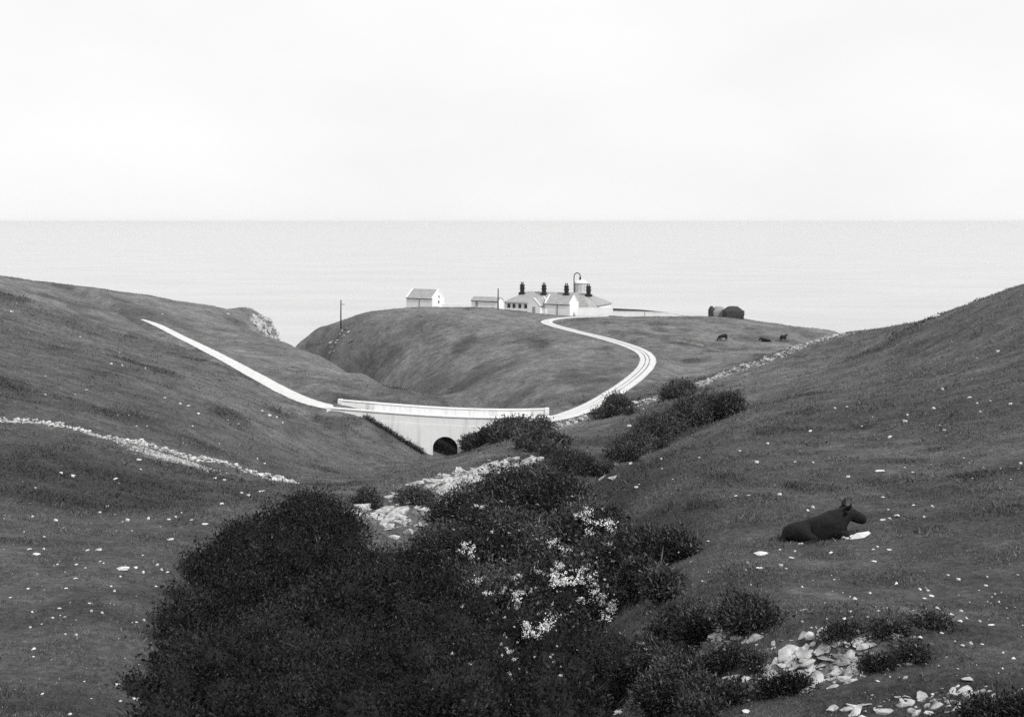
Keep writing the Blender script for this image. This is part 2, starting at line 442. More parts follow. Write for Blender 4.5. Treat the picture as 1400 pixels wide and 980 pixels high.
# sea
m_sea, t, b = new_mat("sea_water")
P = pos(t)
mp = t.nodes.new("ShaderNodeMapping"); mp.inputs['Scale'].default_value = (0.35, 1.0, 1.0); t.links.new(P, mp.inputs['Vector'])
w1 = noise(t, 0.02, 6, 0.65, mp.outputs[0]); w2 = noise(t, 0.25, 5, 0.6, mp.outputs[0])
t.links.new(mrange(t, w1, 0.3, 0.7, 0.40, 0.50), b.inputs['Base Color'])
b.inputs['Roughness'].default_value = 0.22; b.inputs['IOR'].default_value = 1.33; b.inputs['Specular IOR Level'].default_value = 0.5
bump(t, b, math_n(t, 'ADD', w2, math_n(t, 'MULTIPLY', w1, 3.0)), 0.5, 0.35)
xs = np.r_[-60000, -20000, -6000, np.linspace(-2500, 2500, 26), 6000, 20000, 60000]
ys = np.r_[-3000, -500, 0, np.linspace(150, 3000, 26), 6000, 15000, 30000, 60000]
SX, SY = np.meshgrid(xs, ys); k = np.arange(SX.size).reshape(SX.shape)
sf = np.stack([k[:-1, :-1], k[:-1, 1:], k[1:, 1:], k[1:, :-1]], -1).reshape(-1, 4)
tag(link("sea", mesh_np("sea", np.stack([SX, SY, np.full_like(SX, SEA)], -1).reshape(-1, 3), sf, m_sea, True)), kind='structure')

# chalky road
m_road, t, b = new_mat("limestone_road")
P = pos(t)
uvn = attr(t, 'across')
c = mrange(t, noise(t, 1.2, 6, 0.65, P), 0.3, 0.7, 0.52, 0.68)
def rut(center, wd):
    d = math_n(t, 'ABSOLUTE', math_n(t, 'SUBTRACT', uvn, center)); return mrange(t, d, wd * 0.4, wd, 1.0, 0.0)
gr = math_n(t, 'MAXIMUM', rut(-0.17, 0.13), rut(0.30, 0.11))
gr = math_n(t, 'MULTIPLY', gr, math_n(t, 'MULTIPLY', mrange(t, noise(t, 0.4, 4, 0.6, P), 0.35, 0.5, 0.55, 1.0), attr(t, 'grass_line')))
c = mixf(t, gr, c, 0.17)
edge = mrange(t, math_n(t, 'ADD', math_n(t, 'ABSOLUTE', uvn), mrange(t, noise(t, 1.5, 4, 0.6, P), 0, 1, -0.25, 0.25)), 0.86, 1.0, 0.0, 1.0)
c = mixf(t, edge, c, 0.2)
t.links.new(c, b.inputs['Base Color']); b.inputs['Roughness'].default_value = 0.95
bump(t, b, noise(t, 6, 5, 0.7, P), 0.5, 0.05)
cl = ROADC[ROADC[:, 0] > -73.0]; n = len(cl)
tan = np.gradient(cl[:, :2], axis=0); tan /= np.linalg.norm(tan, axis=1)[:, None]
nor = np.stack([-tan[:, 1], tan[:, 0]], -1)
A = np.linspace(-1, 1, 13); rv = []; ra = []; rg = []
hw = np.where(cl[:, 0] < -15, np.interp(cl[:, 0], [-73, -68, -45, -26], [.35, .8, 1.2, 1.45]), np.interp(cl[:, 1], [150, 200, 260, 300], [1.75, 1.65, 1.5, 1.6]))
for i in range(n):
    for a in A:
        j = 0.12 * vnoise(np.array([i * 0.4]), np.array([a * 3 + 50.0]))[0] if abs(a) == 1 else 0
        x, y = cl[i, :2] + nor[i] * (a * hw[i] + j)
        rv.append((x, y, cl[i, 2] + 0.07 - 0.06 * a * a)); ra.append(a)
        s = cl[i, 1]; rg.append(float(np.interp(i / n, [.34, .45, .55, .7, .8, .9, 1], [0, .25, .8, 1, .6, .2, .1])) if i / n > .34 else 0.0)
k = np.arange(n * 13).reshape(n, 13)
rf = np.stack([k[:-1, :-1], k[:-1, 1:], k[1:, 1:], k[1:, :-1]], -1).reshape(-1, 4)
me = mesh_np("road", rv, rf, m_road, True)
for nm, a in (('across', ra), ('grass_line', rg)):
    at = me.attributes.new(nm, 'FLOAT', 'POINT'); at.data.foreach_set('value', np.array(a, np.float32))
tag(link("road", me), kind='structure')

# ------------------------------------------------------------------ shared materials
M_WHITE = simple("whitewash", 0.78, 0.86, 0.5, 0.9, 0.15, 0.02, 3.0)
M_BRIDGE = simple("whitewashed_masonry", 0.78, 0.86, 0.35, 0.92, 0.4, 0.05, 1.6, streak=True)
M_COPE = simple("coping_stone", 0.66, 0.8, 0.8, 0.9, 0.3, 0.03, 3)
M_SLATE = simple("weathered_slate", 0.27, 0.38, 0.9, 0.8, 0.25, 0.03, 2.5)
M_DARKGREY = simple("dark_grey", 0.06, 0.12, 1.0, 0.9, 0.4, 0.05)
M_SOOT = simple("sooty_brick", 0.022, 0.04, 1.2, 0.9)
M_GLASS = simple("window_pane", 0.03, 0.05, 0.5, 0.25)
M_WOOD = simple("tarred_timber", 0.03, 0.055, 2.0, 0.85)
M_PAINT = simple("painted_timber", 0.28, 0.36, 1.0, 0.7)
M_IRON = simple("dark_iron", 0.03, 0.05, 2.0, 0.5)
M_LANTERN = simple("lantern_wall", 0.50, 0.58, 0.8, 0.6)
M_ROCK = simple("limestone", 0.16, 0.62, 4.0, 0.95, 0.6, 0.05, 9)
M_STONE = simple("bleached_stone", 0.40, 0.82, 3.0, 0.95, 0.5, 0.03, 14)
M_HIDE = simple("black_hide", 0.004, 0.012, 14.0, 0.8, 0.8, 0.02, 45)
M_HORN = simple("pale_horn", 0.45, 0.6, 8.0, 0.5)
M_HAY = simple("pale_hay", 0.22, 0.34, 1.5, 1.0, 0.8, 0.08, 6)
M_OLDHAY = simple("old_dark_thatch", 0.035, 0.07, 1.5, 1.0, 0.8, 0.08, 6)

# ------------------------------------------------------------------ bridge
BX = np.array([-25, -23.5, -20, -18, -14, -10, -6, -2, 1.5, 5])
BZ = np.array([-25.42, -25.45, -25.8, -25.98, -26.25, -26.5, -26.68, -26.78, -26.75, -26.68])
bxs = np.linspace(-25, 5, 61)
_c = np.polyfit(BX, BZ, 4); bz = np.polyval(_c, bxs)
bridge = tag(empty("road_bridge", (-9.2, 153.5, -32.0)), "white masonry road bridge with one dark arch spanning the valley", "bridge")
def ribbon(x, lo, hi, y0, y1):
    """solid strip following x with bottom lo and top hi"""
    mb = MB(); n = len(x); vs = []
    for i in range(n): vs += [(x[i], y0, lo[i]), (x[i], y1, lo[i]), (x[i], y1, hi[i]), (x[i], y0, hi[i])]
    fs = [(0, 1, 2, 3), (4 * n - 1, 4 * n - 2, 4 * n - 3, 4 * n - 4)]
    for i in range(n - 1):
        a, c = 4 * i, 4 * i + 4
        for k in range(4): fs.append((a + k, a + (k + 1) % 4, c + (k + 1) % 4, c + k))
    return mb.add(vs, fs)
def at_bridge(o):
    o.parent = bridge; o.location = (9.2, -153.5, 32.0); return o
arch_x, arch_r, spring, foot = -9.15, 1.7, -31.0, -34.0
def spandrel(y0, y1):
    top = [(x, z - 1.25) for x, z in zip(bxs, bz)]
    ang = [(arch_x + arch_r * math.cos(t), spring + arch_r * 0.95 * math.sin(t)) for t in np.linspace(0, math.pi, 19)]
    bot_l = [(arch_x - arch_r, foot), (-12, foot), (-16, -31.5), (-21, -29.5), (-25, -29)]
    bot_r = [(5, -30), (0, -31), (-4, -33), (arch_x + arch_r, foot)]
    # three convex-ish pieces avoid a concave n-gon
    mb = MB()
    def strip(xa, xb, lowf):
        xs_ = [x for x in bxs if xa < x < xb]; xs_ = [xa] + xs_ + [xb]
        for a, c in zip(xs_[:-1], xs_[1:]):
            za, zc = np.polyval(_c, a) - 1.25, np.polyval(_c, c) - 1.25
            mb.prism([(a, lowf(a)), (c, lowf(c)), (c, zc), (a, za)], 'y', y0, y1)
    low = lambda x: float(np.interp(x, [-25, -21, -16, -12, arch_x - arch_r, arch_x + arch_r, -4, 0, 5], [-29, -29.5, -31.5, -34, -34, -34, -33, -31, -30]))
    strip(-25, arch_x - arch_r, low); strip(arch_x + arch_r, 5, low)
    av = [a for a in ang][::-1]
    for (xa, za), (xb, zb) in zip(av[:-1], av[1:]):
        mb.prism([(xa, za), (xb, zb), (xb, np.polyval(_c, xb) - 1.25), (xa, np.polyval(_c, xa) - 1.25)], 'y', y0, y1)
    me = mb.mesh("spandrel_wall", M_BRIDGE)
    bm = bmesh.new(); bm.from_mesh(me); bmesh.ops.remove_doubles(bm, verts=bm.verts, dist=0.001)
    # drop the inner faces shared by neighbouring pieces
    seen = {}
    for f in list(bm.faces):
        k = tuple(sorted(v.index for v in f.verts)); seen.setdefault(k, []).append(f)
    bmesh.ops.delete(bm, geom=[f for l in seen.values() if len(l) > 1 for f in l], context='FACES')
    bmesh.ops.recalc_face_normals(bm, faces=bm.faces); bm.to_mesh(me); bm.free()
    return at_bridge(link("spandrel_wall", me))
spandrel(150.0, 150.5); spandrel(156.6, 157.1)
near_par = at_bridge(ribbon(bxs, bz - 1.25, bz - 0.14, 150.03, 150.47).build("parapet", M_BRIDGE))
far_par = at_bridge(ribbon(bxs[1:], bz[1:] - 1.25 - 0.1, bz[1:] - 0.14, 156.63, 157.07).build("parapet", M_BRIDGE))
for p, y0, y1, s in ((near_par, 149.9, 150.6, 0), (far_par, 156.52, 157.18, 1)):
    c = ribbon(bxs[s:], bz[s:] - 0.14, bz[s:], y0, y1).build("coping", M_COPE); c.parent = p
for x, y, h in ((-25.05, 149.85, 1.0), (5.0, 149.85, .5), (-24.55, 156.45, 1.7), (5.0, 156.45, 1.5)):
    zt = float(np.polyval(_c, min(max(x, -25), 5)))
    at_bridge(MB().box(x - .3, x + .3, y, y + .8, zt - h, zt + 0.06).build("end_pier", M_COPE))
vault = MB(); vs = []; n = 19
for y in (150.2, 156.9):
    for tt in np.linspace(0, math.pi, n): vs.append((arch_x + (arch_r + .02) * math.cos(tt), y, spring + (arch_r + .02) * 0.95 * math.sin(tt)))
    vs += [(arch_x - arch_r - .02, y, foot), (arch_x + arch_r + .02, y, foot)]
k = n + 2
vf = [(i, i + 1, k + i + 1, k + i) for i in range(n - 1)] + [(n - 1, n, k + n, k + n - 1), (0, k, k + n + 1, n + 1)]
at_bridge(vault.add(vs, vf).build("vault", M_DARKGREY))
at_bridge(ribbon(bxs, bz - 2.1, bz - 1.42, 150.5, 156.6).build("deck", M_COPE))

# ------------------------------------------------------------------ buildings on the headland
def at_px(px, Y): return (px - 700) / FPX * Y
def zpx(py, Y): return -(py - 303) / FPX * Y

def gabled(name, label, cat, corner_px, corner_py, Y, rz, W, D, h, rise, roof_over=0.12, cope=True, group=None, ridge_corner='fr', deep=1.6):
    """ridge along local x; the named corner is put at the photo position"""
    a = rz; lx, ly = (W / 2, -D / 2) if ridge_corner == 'fr' else (-W / 2, -D / 2) if ridge_corner == 'fl' else (-W / 2, D / 2)
    cx = at_px(corner_px, Y) - (lx * math.cos(a) - ly * math.sin(a)); cy = Y - (lx * math.sin(a) + ly * math.cos(a))
    z0 = zpx(corner_py, Y)
    r = tag(empty(name, (cx, cy, z0), a), label, cat, group)
    body = [(-D / 2, -deep), (D / 2, -deep), (D / 2, h), (0, h + rise), (-D / 2, h)]
    MB().prism(body, 'x', -W / 2, W / 2).build("wall", M_WHITE, r)
    o = 0.18; tk = 0.13; sl = rise / (D / 2)
    roof = tag(MB().prism([(-D / 2 - o, h - o * sl + .02), (0, h + rise + .02), (D / 2 + o, h - o * sl + .02), (D / 2 + o, h - o * sl + tk), (0, h + rise + tk + .03), (-D / 2 - o, h - o * sl + tk)], 'x',
                           -W / 2 - (roof_over if not cope else -0.02), W / 2 + (roof_over if not cope else -0.02)).build("roof", M_SLATE, r))
    if cope:
        for s in (-1, 1):
            xa, xb = sorted((s * (W / 2 - .28), s * (W / 2 + .08)))
            MB().prism([(-D / 2 - .1, h - .05), (0, h + rise - .02), (D / 2 + .1, h - .05), (D / 2 + .1, h + .3), (0, h + rise + .36), (-D / 2 - .1, h + .3)], 'x', xa, xb).build("coping", M_WHITE, roof)
    MB().box(-W / 2, W / 2, -D / 2 - .26, -D / 2 - .16, h - .22, h - .08).build("gutter", M_IRON, r)
    return r
def window(r, x, y, z, w, h, face='front'):
    """dark window pane with a frame, set just proud of the wall"""
    if face == 'front':
        f = MB().box(x - w / 2 - .07, x + w / 2 + .07, y - .03, y + .05, z - .07, z + h + .07).build("window", M_PAINT, r)
        MB().box(x - w / 2, x + w / 2, y - .05, y - .032, z, z + h).build("pane", M_GLASS, f)
    else:
        f = MB().box(x - .05, x + .03, y - w / 2 - .07, y + w / 2 + .07, z - .07, z + h + .07).build("window", M_PAINT, r)
        MB().box(x + .032, x + .05, y - w / 2, y + w / 2, z, z + h).build("pane", M_GLASS, f)
R30 = math.radians(-30)
st = gabled("gabled_store", "white gabled store standing alone at the left end of the headland", "building", 591, 420, 333, R30, 9.6, 6.6, 2.55, 2.5)
MB().box(-.05, .07, -3.42, -3.31, 0, 2.4).build("downpipe", M_IRON, st)
window(st, 4.8, .2, 1.0, .55, .75, 'side'); window(st, 4.8, .3, 2.7, .45, .55, 'side')
sh = gabled("low_shed", "low pale shed behind the tall pole, left of the dwellings", "shed", 680.5, 420, 331, R30, 9.4, 3.4, 1.75, 1.0, cope=False)
MB().box(-3.2, -2.3, -1.74, -1.69, 0, 1.6).build("door", M_PAINT, sh)
ob = gabled("outbuilding", "larger white gabled outbuilding with a downpipe, where the road ends", "building", 779, 432.3, 313, R30, 8.1, 5.6, 3.3, 2.15)
MB().box(-.06, .08, -2.93, -2.81, 0, 3.1).build("downpipe", M_IRON, ob)
so = gabled("lean_outbuilding", "small outbuilding turning its gable to the slope, beside the larger one", "building", 721, 427, 318, math.radians(60), 6.2, 4.2, 2.0, 2.0, ridge_corner='bl')
MB().box(-3.16, -3.09, -.5, .4, 0, 1.7).build("door", M_PAINT, so)
mh = tag(empty("yard_annexe", (at_px(742, 318), 318, zpx(428.5, 318)), R30), "low white annexe between the two gabled outbuildings", "building")
MB().box(-1.3, 1.5, -1, 1.6, -1.4, 1.75).build("wall", M_WHITE, mh); MB().prism([(-1.2, 1.76), (1.8, 2.25), (1.8, 2.35), (-1.2, 1.86)], 'x', -1.45, 1.65).build("roof", M_SLATE, mh)

# keepers' dwelling
dw = tag(empty("keepers_dwelling", (14.0, 338.0, -27.6), math.radians(-27)), "long white dwelling with hipped slate roof and four dark chimneys", "building")
def hip(mb, x0, x1, y0, y1, ze, zr, run=None):
    run = run if run is not None else (y1 - y0) / 2; ym = (y0 + y1) / 2
    a, c = x0 + run, x1 - run
    if c < a: a = c = (x0 + x1) / 2
    vs = [(x0, y0, ze), (x1, y0, ze), (x1, y1, ze), (x0, y1, ze), (a, ym, zr), (c, ym, zr), (x0, y0, ze - .14), (x1, y0, ze - .14), (x1, y1, ze - .14), (x0, y1, ze - .14)]
    return mb.add(vs, [(0, 1, 5, 4), (1, 2, 5), (2, 3, 4, 5), (3, 0, 4), (6, 7, 1, 0), (7, 8, 2, 1), (8, 9, 3, 2), (9, 6, 0, 3), (9, 8, 7, 6)])
MB().box(-15.5, 15.5, -5.5, 5.5, -1.6, 2.7).build("wall", M_WHITE, dw)
rf_ = hip(MB(), -15.95, 15.95, -5.95, 5.95, 2.72, 5.9).build("roof", M_SLATE, dw)
MB().box(-.9, 8, -9.8, -5.52, -1.6, 2.3).build("wing_wall", M_WHITE, dw)
hip(MB(), -1.3, 8.4, -10.2, -3.5, 2.32, 4.9).build("wing_roof", M_SLATE, dw)
MB().box(8.6, 15.4, -11.2, -5.52, -1.6, 2.3).build("wing_wall", M_WHITE, dw)
hip(MB(), 8.2, 15.8, -11.6, -4.0, 2.32, 5.8).build("wing_roof", M_SLATE, dw)
for cx in (-11.5, -4.0, 3.6, 10.9):
    cy = -1.2
    st_ = MB().box(cx - .95, cx + .95, cy - .75, cy + .75, 3.6, 5.6)
    st_.box(cx - .55, cx + .55, cy - .45, cy + .45, 5.6, 7.8).box(cx - .72, cx + .72, cy - .6, cy + .6, 6.7, 6.95).box(cx - .66, cx + .66, cy - .56, cy + .56, 7.8, 8.0)
    c_ = st_.build("chimney", M_SOOT, dw)
    for d in (-.26, .26): MB().lathe([(.2, 8.0), (.16, 8.7), (.19, 8.72), (.19, 8.78)], 10, cx + d, cy).build("chimney_pot", M_SOOT, c_)
for wx in (-14, -12.2, -10.2, -8.2, -6.0, -3.6): window(dw, wx, -5.5, 1.0, .9, 1.2)
for wx in (10.6, 13.2): window(dw, wx, -11.2, 1.1, .8, .9)
MB().box(-4.9, -4.1, -5.56, -5.5, -.2, 1.9).build("door", M_PAINT, dw)

# lantern tower
lt = tag(empty("lantern_tower", (at_px(794, 347), 347, -28.0)), "round lighthouse tower with white cap and curved dark pipe behind the chimneys", "lighthouse")
MB().lathe([(2.15, -1.5), (2.1, 3.4), (2.1, 5.6)], 28).build("tower", M_WHITE, lt, True)
ln = MB().lathe([(1.95, 5.6), (1.95, 8.55)], 24).build("lantern", M_LANTERN, lt)
for k in range(12):
    a = 2 * math.pi * k / 12
    MB().box(-.05, .05, -.04, .04, 5.62, 8.55).build("glazing_bar", M_PAINT, ln).location = (1.97 * math.cos(a), 1.97 * math.sin(a), 0)
MB().lathe([(2.3, 5.45), (2.3, 5.62)], 28).build("gallery", M_WHITE, lt)
cap = MB().lathe([(2.2, 8.55), (2.2, 8.75), (1.2, 9.4), (.35, 9.7), (.12, 9.75)], 28).build("cap", M_WHITE, lt, True)
arc = [(-2.15, -.5, 4.5), (-2.15, -.5, 8.2), (-2.15, -.5, 10.0)] + [(-2.15 + 1.0 - 1.0 * math.cos(a), -.5, 10.6 + 1.2 * math.sin(a)) for a in np.linspace(0, math.pi * .95, 9)]
MB().tube(arc, .16, 8).build("curved_pipe", M_IRON, lt, True)
MB().lathe([(.34, 9.6), (.3, 10.4), (.16, 10.75), (.12, 10.9)], 12, -.2, -.5).build("funnel", M_IRON, lt, True)

# walls of the station yard
def wall_run(name, label, pts, mat, cope, thick=.4, cat="wall"):
    """wall through (x, y, z_top) points, reaching into the ground"""
    r = tag(empty(name, (pts[0][0], pts[0][1], gz(pts[0][0], pts[0][1]))), label, cat)
    o = Vector(r.location); mb = MB(); mc = MB()
    for (x0, y0, z0), (x1, y1, z1) in zip(pts[:-1], pts[1:]):
        d = Vector((x1 - x0, y1 - y0, 0)).normalized(); nn = Vector((-d.y, d.x, 0)) * thick / 2
        lo = min(gz(x0, y0), gz(x1, y1), z0, z1) - 1.2
        A, B = Vector((x0, y0, 0)), Vector((x1, y1, 0))
        def blk(m, n_, l0, l1, h0, h1):
            vs = [A - n_ + Vector((0, 0, l0)), B - n_ + Vector((0, 0, l1)), B + n_ + Vector((0, 0, l1)), A + n_ + Vector((0, 0, l0)),
                  A - n_ + Vector((0, 0, h0)), B - n_ + Vector((0, 0, h1)), B + n_ + Vector((0, 0, h1)), A + n_ + Vector((0, 0, h0))]
            m.add([v - o for v in vs], [(0, 3, 2, 1), (4, 5, 6, 7), (0, 1, 5, 4), (1, 2, 6, 5), (2, 3, 7, 6), (3, 0, 4, 7)])
        blk(mb, nn, lo, lo, z0 - .12, z1 - .12); blk(mc, nn * 1.25, z0 - .12, z1 - .12, z0, z1)
    mb.build("wall_body", mat, r); mc.build("coping", cope, r)
    return r
wy = lambda px, py, Y: (at_px(px, Y), Y, zpx(py, Y))
wall_run("yard_wall", "tall white yard wall between the outbuilding and the low roadside wall", [wy(790, 420.5, 314), wy(837, 420.8, 314)], M_WHITE, M_WHITE, .45)
wall_run("boundary_wall", "low white boundary wall running right from the dwellings", [wy(837.5, 425.3, 314), wy(878, 426.0, 313), wy(921, 427.6, 312), wy(936, 430.5, 311.5)], M_WHITE, M_WHITE, .45)
wall_run("dark_wall", "dark wall showing just above the low white boundary wall", [wy(838, 421.6, 320), wy(877, 423.4, 319.5), wy(883, 424.0, 319.4), wy(921, 428.0, 318)], M_DARKGREY, M_DARKGREY, .6)  # far wall in one even dark grey
wall_run("garden_wall", "low pale wall linking the lone store and the low shed", [wy(604, 416.2, 333), wy(643, 416.6, 333)], M_WHITE, M_WHITE, .4)

# poles
def pole(label, px, top, bot, Y, cross):
    x = at_px(px, Y); z = gz(x, Y); h = zpx(top, Y) - z
    r = tag(empty("telegraph_pole", (x, Y, z)), label, "pole")
    MB().tube([(0, 0, -.8), (0, 0, h * .5), (0.03, 0, h)], [.2, .18, .14], 10).build("mast", M_WOOD, r, True)
    if cross:
        MB().box(-.05, 1.1, -.07, .07, h - 1.35, h - 1.2).build("cross_arm", M_WOOD, r)
        for d in (.45, 1.0): MB().lathe([(.05, h - 1.2), (.07, h - 1.05), (.04, h - .98)], 8, d, 0).build("insulator", M_WHITE, r)
    else:
        MB().lathe([(.2, h - .05), (.2, h + .05), (.05, h + .12)], 10).build("pole_cap", M_WOOD, r)
pole("lone telegraph pole with short arm on the seaward shoulder, far left", 466, 410, 443, 309, True)
pole("dark bare pole standing between the low shed and the dwellings", 681, 395, 421, 322, False)
x = at_px(881.5, 311); z = gz(x, 311)
lp = tag(empty("bent_post", (x, 311, z)), "thin post with bent top in front of the low white boundary wall", "post")
MB().tube([(0, 0, -.5), (0, 0, 1.0), (-.05, 0, 1.5), (-.3, 0, 1.75), (-.8, 0, 1.85), (-1.5, 0, 1.8)], .07, 8).build("shaft", M_IRON, lp, True)
MB().box(-.14, .14, -.14, .14, -.3, .12).build("footing", M_COPE, lp)

# hayricks
def rick(name, label, px0, px1, top, Y, depth, mat, seed, cat="hayrick"):
    x0, x1 = at_px(px0, Y), at_px(px1, Y); cx = (x0 + x1) / 2; z = gz(cx, Y) - .25; h = zpx(top, Y) - z; w = x1 - x0
    nx, nz, nr = 28, 12, 0
    bm = bmesh.new(); bmesh.ops.create_cube(bm, size=1.0); bmesh.ops.subdivide_edges(bm, edges=bm.edges, cuts=9, use_grid_fill=True)
    r_ = np.random.default_rng(seed)
    for v in bm.verts:
        X, Yy, Z = v.co; Z += .5
        f = (1.0 + .10 * math.sin(Z * 3.0)) * (1 - .32 * max(0, Z - .72) ** 1.2 / .28)
        top_r = 1 - .13 * (abs(X * 2) ** 4) - .08 * (abs(Yy * 2) ** 2)
        v.co = (X * w * f + r_.normal(0, .05), Yy * depth * f + r_.normal(0, .05), Z * h * (top_r if Z > .8 else 1) + r_.normal(0, .03))
    me = bpy.data.meshes.new(name); bm.to_mesh(me); bm.free(); me.materials.append(mat)
    for p in me.polygons: p.use_smooth = True
    tag(link(name, me, None, (cx, Y, z)), label, cat)
rick("hayrick", "pale squared hayrick on the ridge, left of the dark one", 974, 992, 419, 298, 4.0, M_HAY, 1)
rick("hayrick", "dark round-topped rick at the right on the ridge", 990.5, 1014, 418.5, 294.5, 4.2, M_OLDHAY, 2)
rick("shaded_rick_end", "narrow dark block standing in for the shaded left end of the pale hayrick", 969.5, 976, 418.5, 297, 2.0, M_OLDHAY, 3, "shade")  # dark block added as the shaded end of the pale rick

# ------------------------------------------------------------------ cattle
def skin_mesh(name, nodes, edges, mat, sub=2, root=0):
    """nodes: (x, y, z, radius)"""
    me = bpy.data.meshes.new(name + "_cage"); me.from_pydata([n[:3] for n in nodes], edges, []); me.update()
    o = bpy.data.objects.new(name + "_cage", me); COL.objects.link(o)
    md = o.modifiers.new("skin", 'SKIN'); md.use_smooth_shade = True
    for v, n in zip(me.skin_vertices[0].data, nodes):
        r = n[3]; v.radius = (r, r) if not isinstance(r, tuple) else r
    me.skin_vertices[0].data[root].use_root = True
    s = o.modifiers.new("sub", 'SUBSURF'); s.levels = sub; s.render_levels = sub
    dg = bpy.context.evaluated_depsgraph_get()
    out = bpy.data.meshes.new_from_object(o.evaluated_get(dg)); out.name = name
    bpy.data.objects.remove(o); bpy.data.meshes.remove(me)
    out.materials.clear(); out.materials.append(mat)
    for p in out.polygons: p.use_smooth = True
    return out
# the resting cow in front: facing right, lying on the slope
lying = [(-.62, 0, .29, (.29, .28)), (-.30, 0, .29, (.31, .29)), (.05, 0, .30, (.33, .30)), (.36, 0, .37, (.33, .31)), (.56, .0, .48, (.29, .28)), (.74, .02, .60, (.22, .21)), (.92, .03, .50, (.19, .18)), (1.08, .04, .40, (.155, .15)), (1.2, .05, .32, (.125, .115)),
         (-.84, 0, .28, (.25, .25)), (-1.0, -.06, .18, .10), (-1.14, -.12, .08, .06), (-1.3, -.1, .05, .035),
         (-.55, -.34, .24, (.20, .23)), (-.25, -.47, .13, .11), (-.62, -.55, .08, .06), (-.85, -.52, .06, .05),
         (.42, -.26, .22, .14), (.60, -.32, .11, .08), (.66, -.30, .08, .06), (.5, -.40, .06, .05)]
le = [(0, 1), (1, 2), (2, 3), (3, 4), (4, 5), (5, 6), (6, 7), (7, 8), (0, 9), (9, 10), (10, 11), (11, 12), (0, 13), (13, 14), (14, 15), (15, 16), (3, 17), (17, 18), (18, 19), (19, 20)]
c = hit(1124, 736); c = (c[0], c[1], gz(c[0], c[1]))
sl = (gz(c[0] + 1, c[1]) - gz(c[0] - 1, c[1])) / 2
cow = tag(empty("cow", (c[0], c[1], c[2] - .02)), "black cow lying on the near right slope, head to the right", "cow")
cow.rotation_euler = (0, -math.atan(sl) * 1.0, 0)
cb = skin_mesh("cow_body", lying, le, M_HIDE, 3, 2)
r_ = np.random.default_rng(5)
for v in cb.vertices:
    k_ = .03 * float(fbm(np.array([v.co.x * 4.0]), np.array([v.co.z * 4.0 + v.co.y * 3]))[0]) + r_.normal(0, .004); v.co += v.normal * k_
link("body", cb, cow)
for s in (-1, 1):
    MB().tube([(.72, .02 + s * .1, .74), (.73, .02 + s * .22, .79), (.78, .02 + s * .27, .84), (.82, .02 + s * .24, .91)], [.065, .06, .045, .014], 8).build("horn", M_HIDE, cow, True)
    link("ear", skin_mesh("ear", [(.74, .02 + s * .13, .68, .05), (.69, .02 + s * .24, .70, (.08, .035)), (.66, .02 + s * .36, .69, .025)], [(0, 1), (1, 2)], M_HIDE, 1), cow)
for p in ((-.96, -.54, .09), (-.66, -.60, .12), (.58, -.43, .06)):
    MB().tube([p, (p[0] - .11, p[1] - .02, p[2] + .02)], [.05, .045], 8).build("hoof", M_HORN, cow, True)

stand = [(-.75, 0, 1.10, (.34, .34)), (-.3, 0, 1.0, (.40, .42)), (.2, 0, 1.0, (.40, .42)), (.62, 0, 1.08, (.34, .34)), (.95, 0, .95, (.22, .22)), (1.22, 0, .55, (.14, .14)), (1.38, 0, .25, (.11, .11)), (1.52, 0, .10, .075),
         (-.78, .20, .72, .15), (-.82, .2, .36, .075), (-.78, .2, .03, .06), (-.78, -.20, .72, .15), (-.70, -.2, .36, .075), (-.66, -.2, .03, .06),
         (.62, .18, .70, .12), (.62, .18, .36, .07), (.64, .18, .03, .06), (.62, -.18, .70, .12), (.70, -.18, .36, .07), (.74, -.18, .03, .06), (-1.0, 0, 1.12, .05), (-1.04, 0, .6, .03)]
se = [(0, 1), (1, 2), (2, 3), (3, 4), (4, 5), (5, 6), (6, 7), (0, 8), (8, 9), (9, 10), (0, 11), (11, 12), (12, 13), (3, 14), (14, 15), (15, 16), (3, 17), (17, 18), (18, 19), (0, 20), (20, 21)]
up = [list(n) for n in stand]; up[4] = [.98, 0, 1.32, (.17, .19)]; up[5] = [1.2, 0, 1.5, (.13, .14)]; up[6] = [1.42, 0, 1.38, (.11, .11)]; up[7] = [1.6, 0, 1.28, .085]
cg = skin_mesh("grazing_cow", stand, se, M_HIDE, 1, 1); cu = skin_mesh("standing_cow", [tuple(n) for n in up], se, M_HIDE, 1, 1)
cl_ = skin_mesh("resting_cow", lying, le, M_HIDE, 1, 2)
for me, px, py, rz, s, lab in ((cg, 988.5, 466, math.radians(205), 1.15, "black cow grazing in the field below the hayricks"),
                               (cl_, 1046, 467, math.radians(165), 1.25, "black cow lying down in the far field beside a standing one"),
                               (cu, 1071, 467, math.radians(40), 1.1, "black cow standing rightmost in the far field")):
    c = hit(px, py, 190); tag(link("cow", me, None, (c[0], c[1], c[2] - .03), (0, 0, rz), (s, s, s)), lab, "cow", "black cattle in the far field")

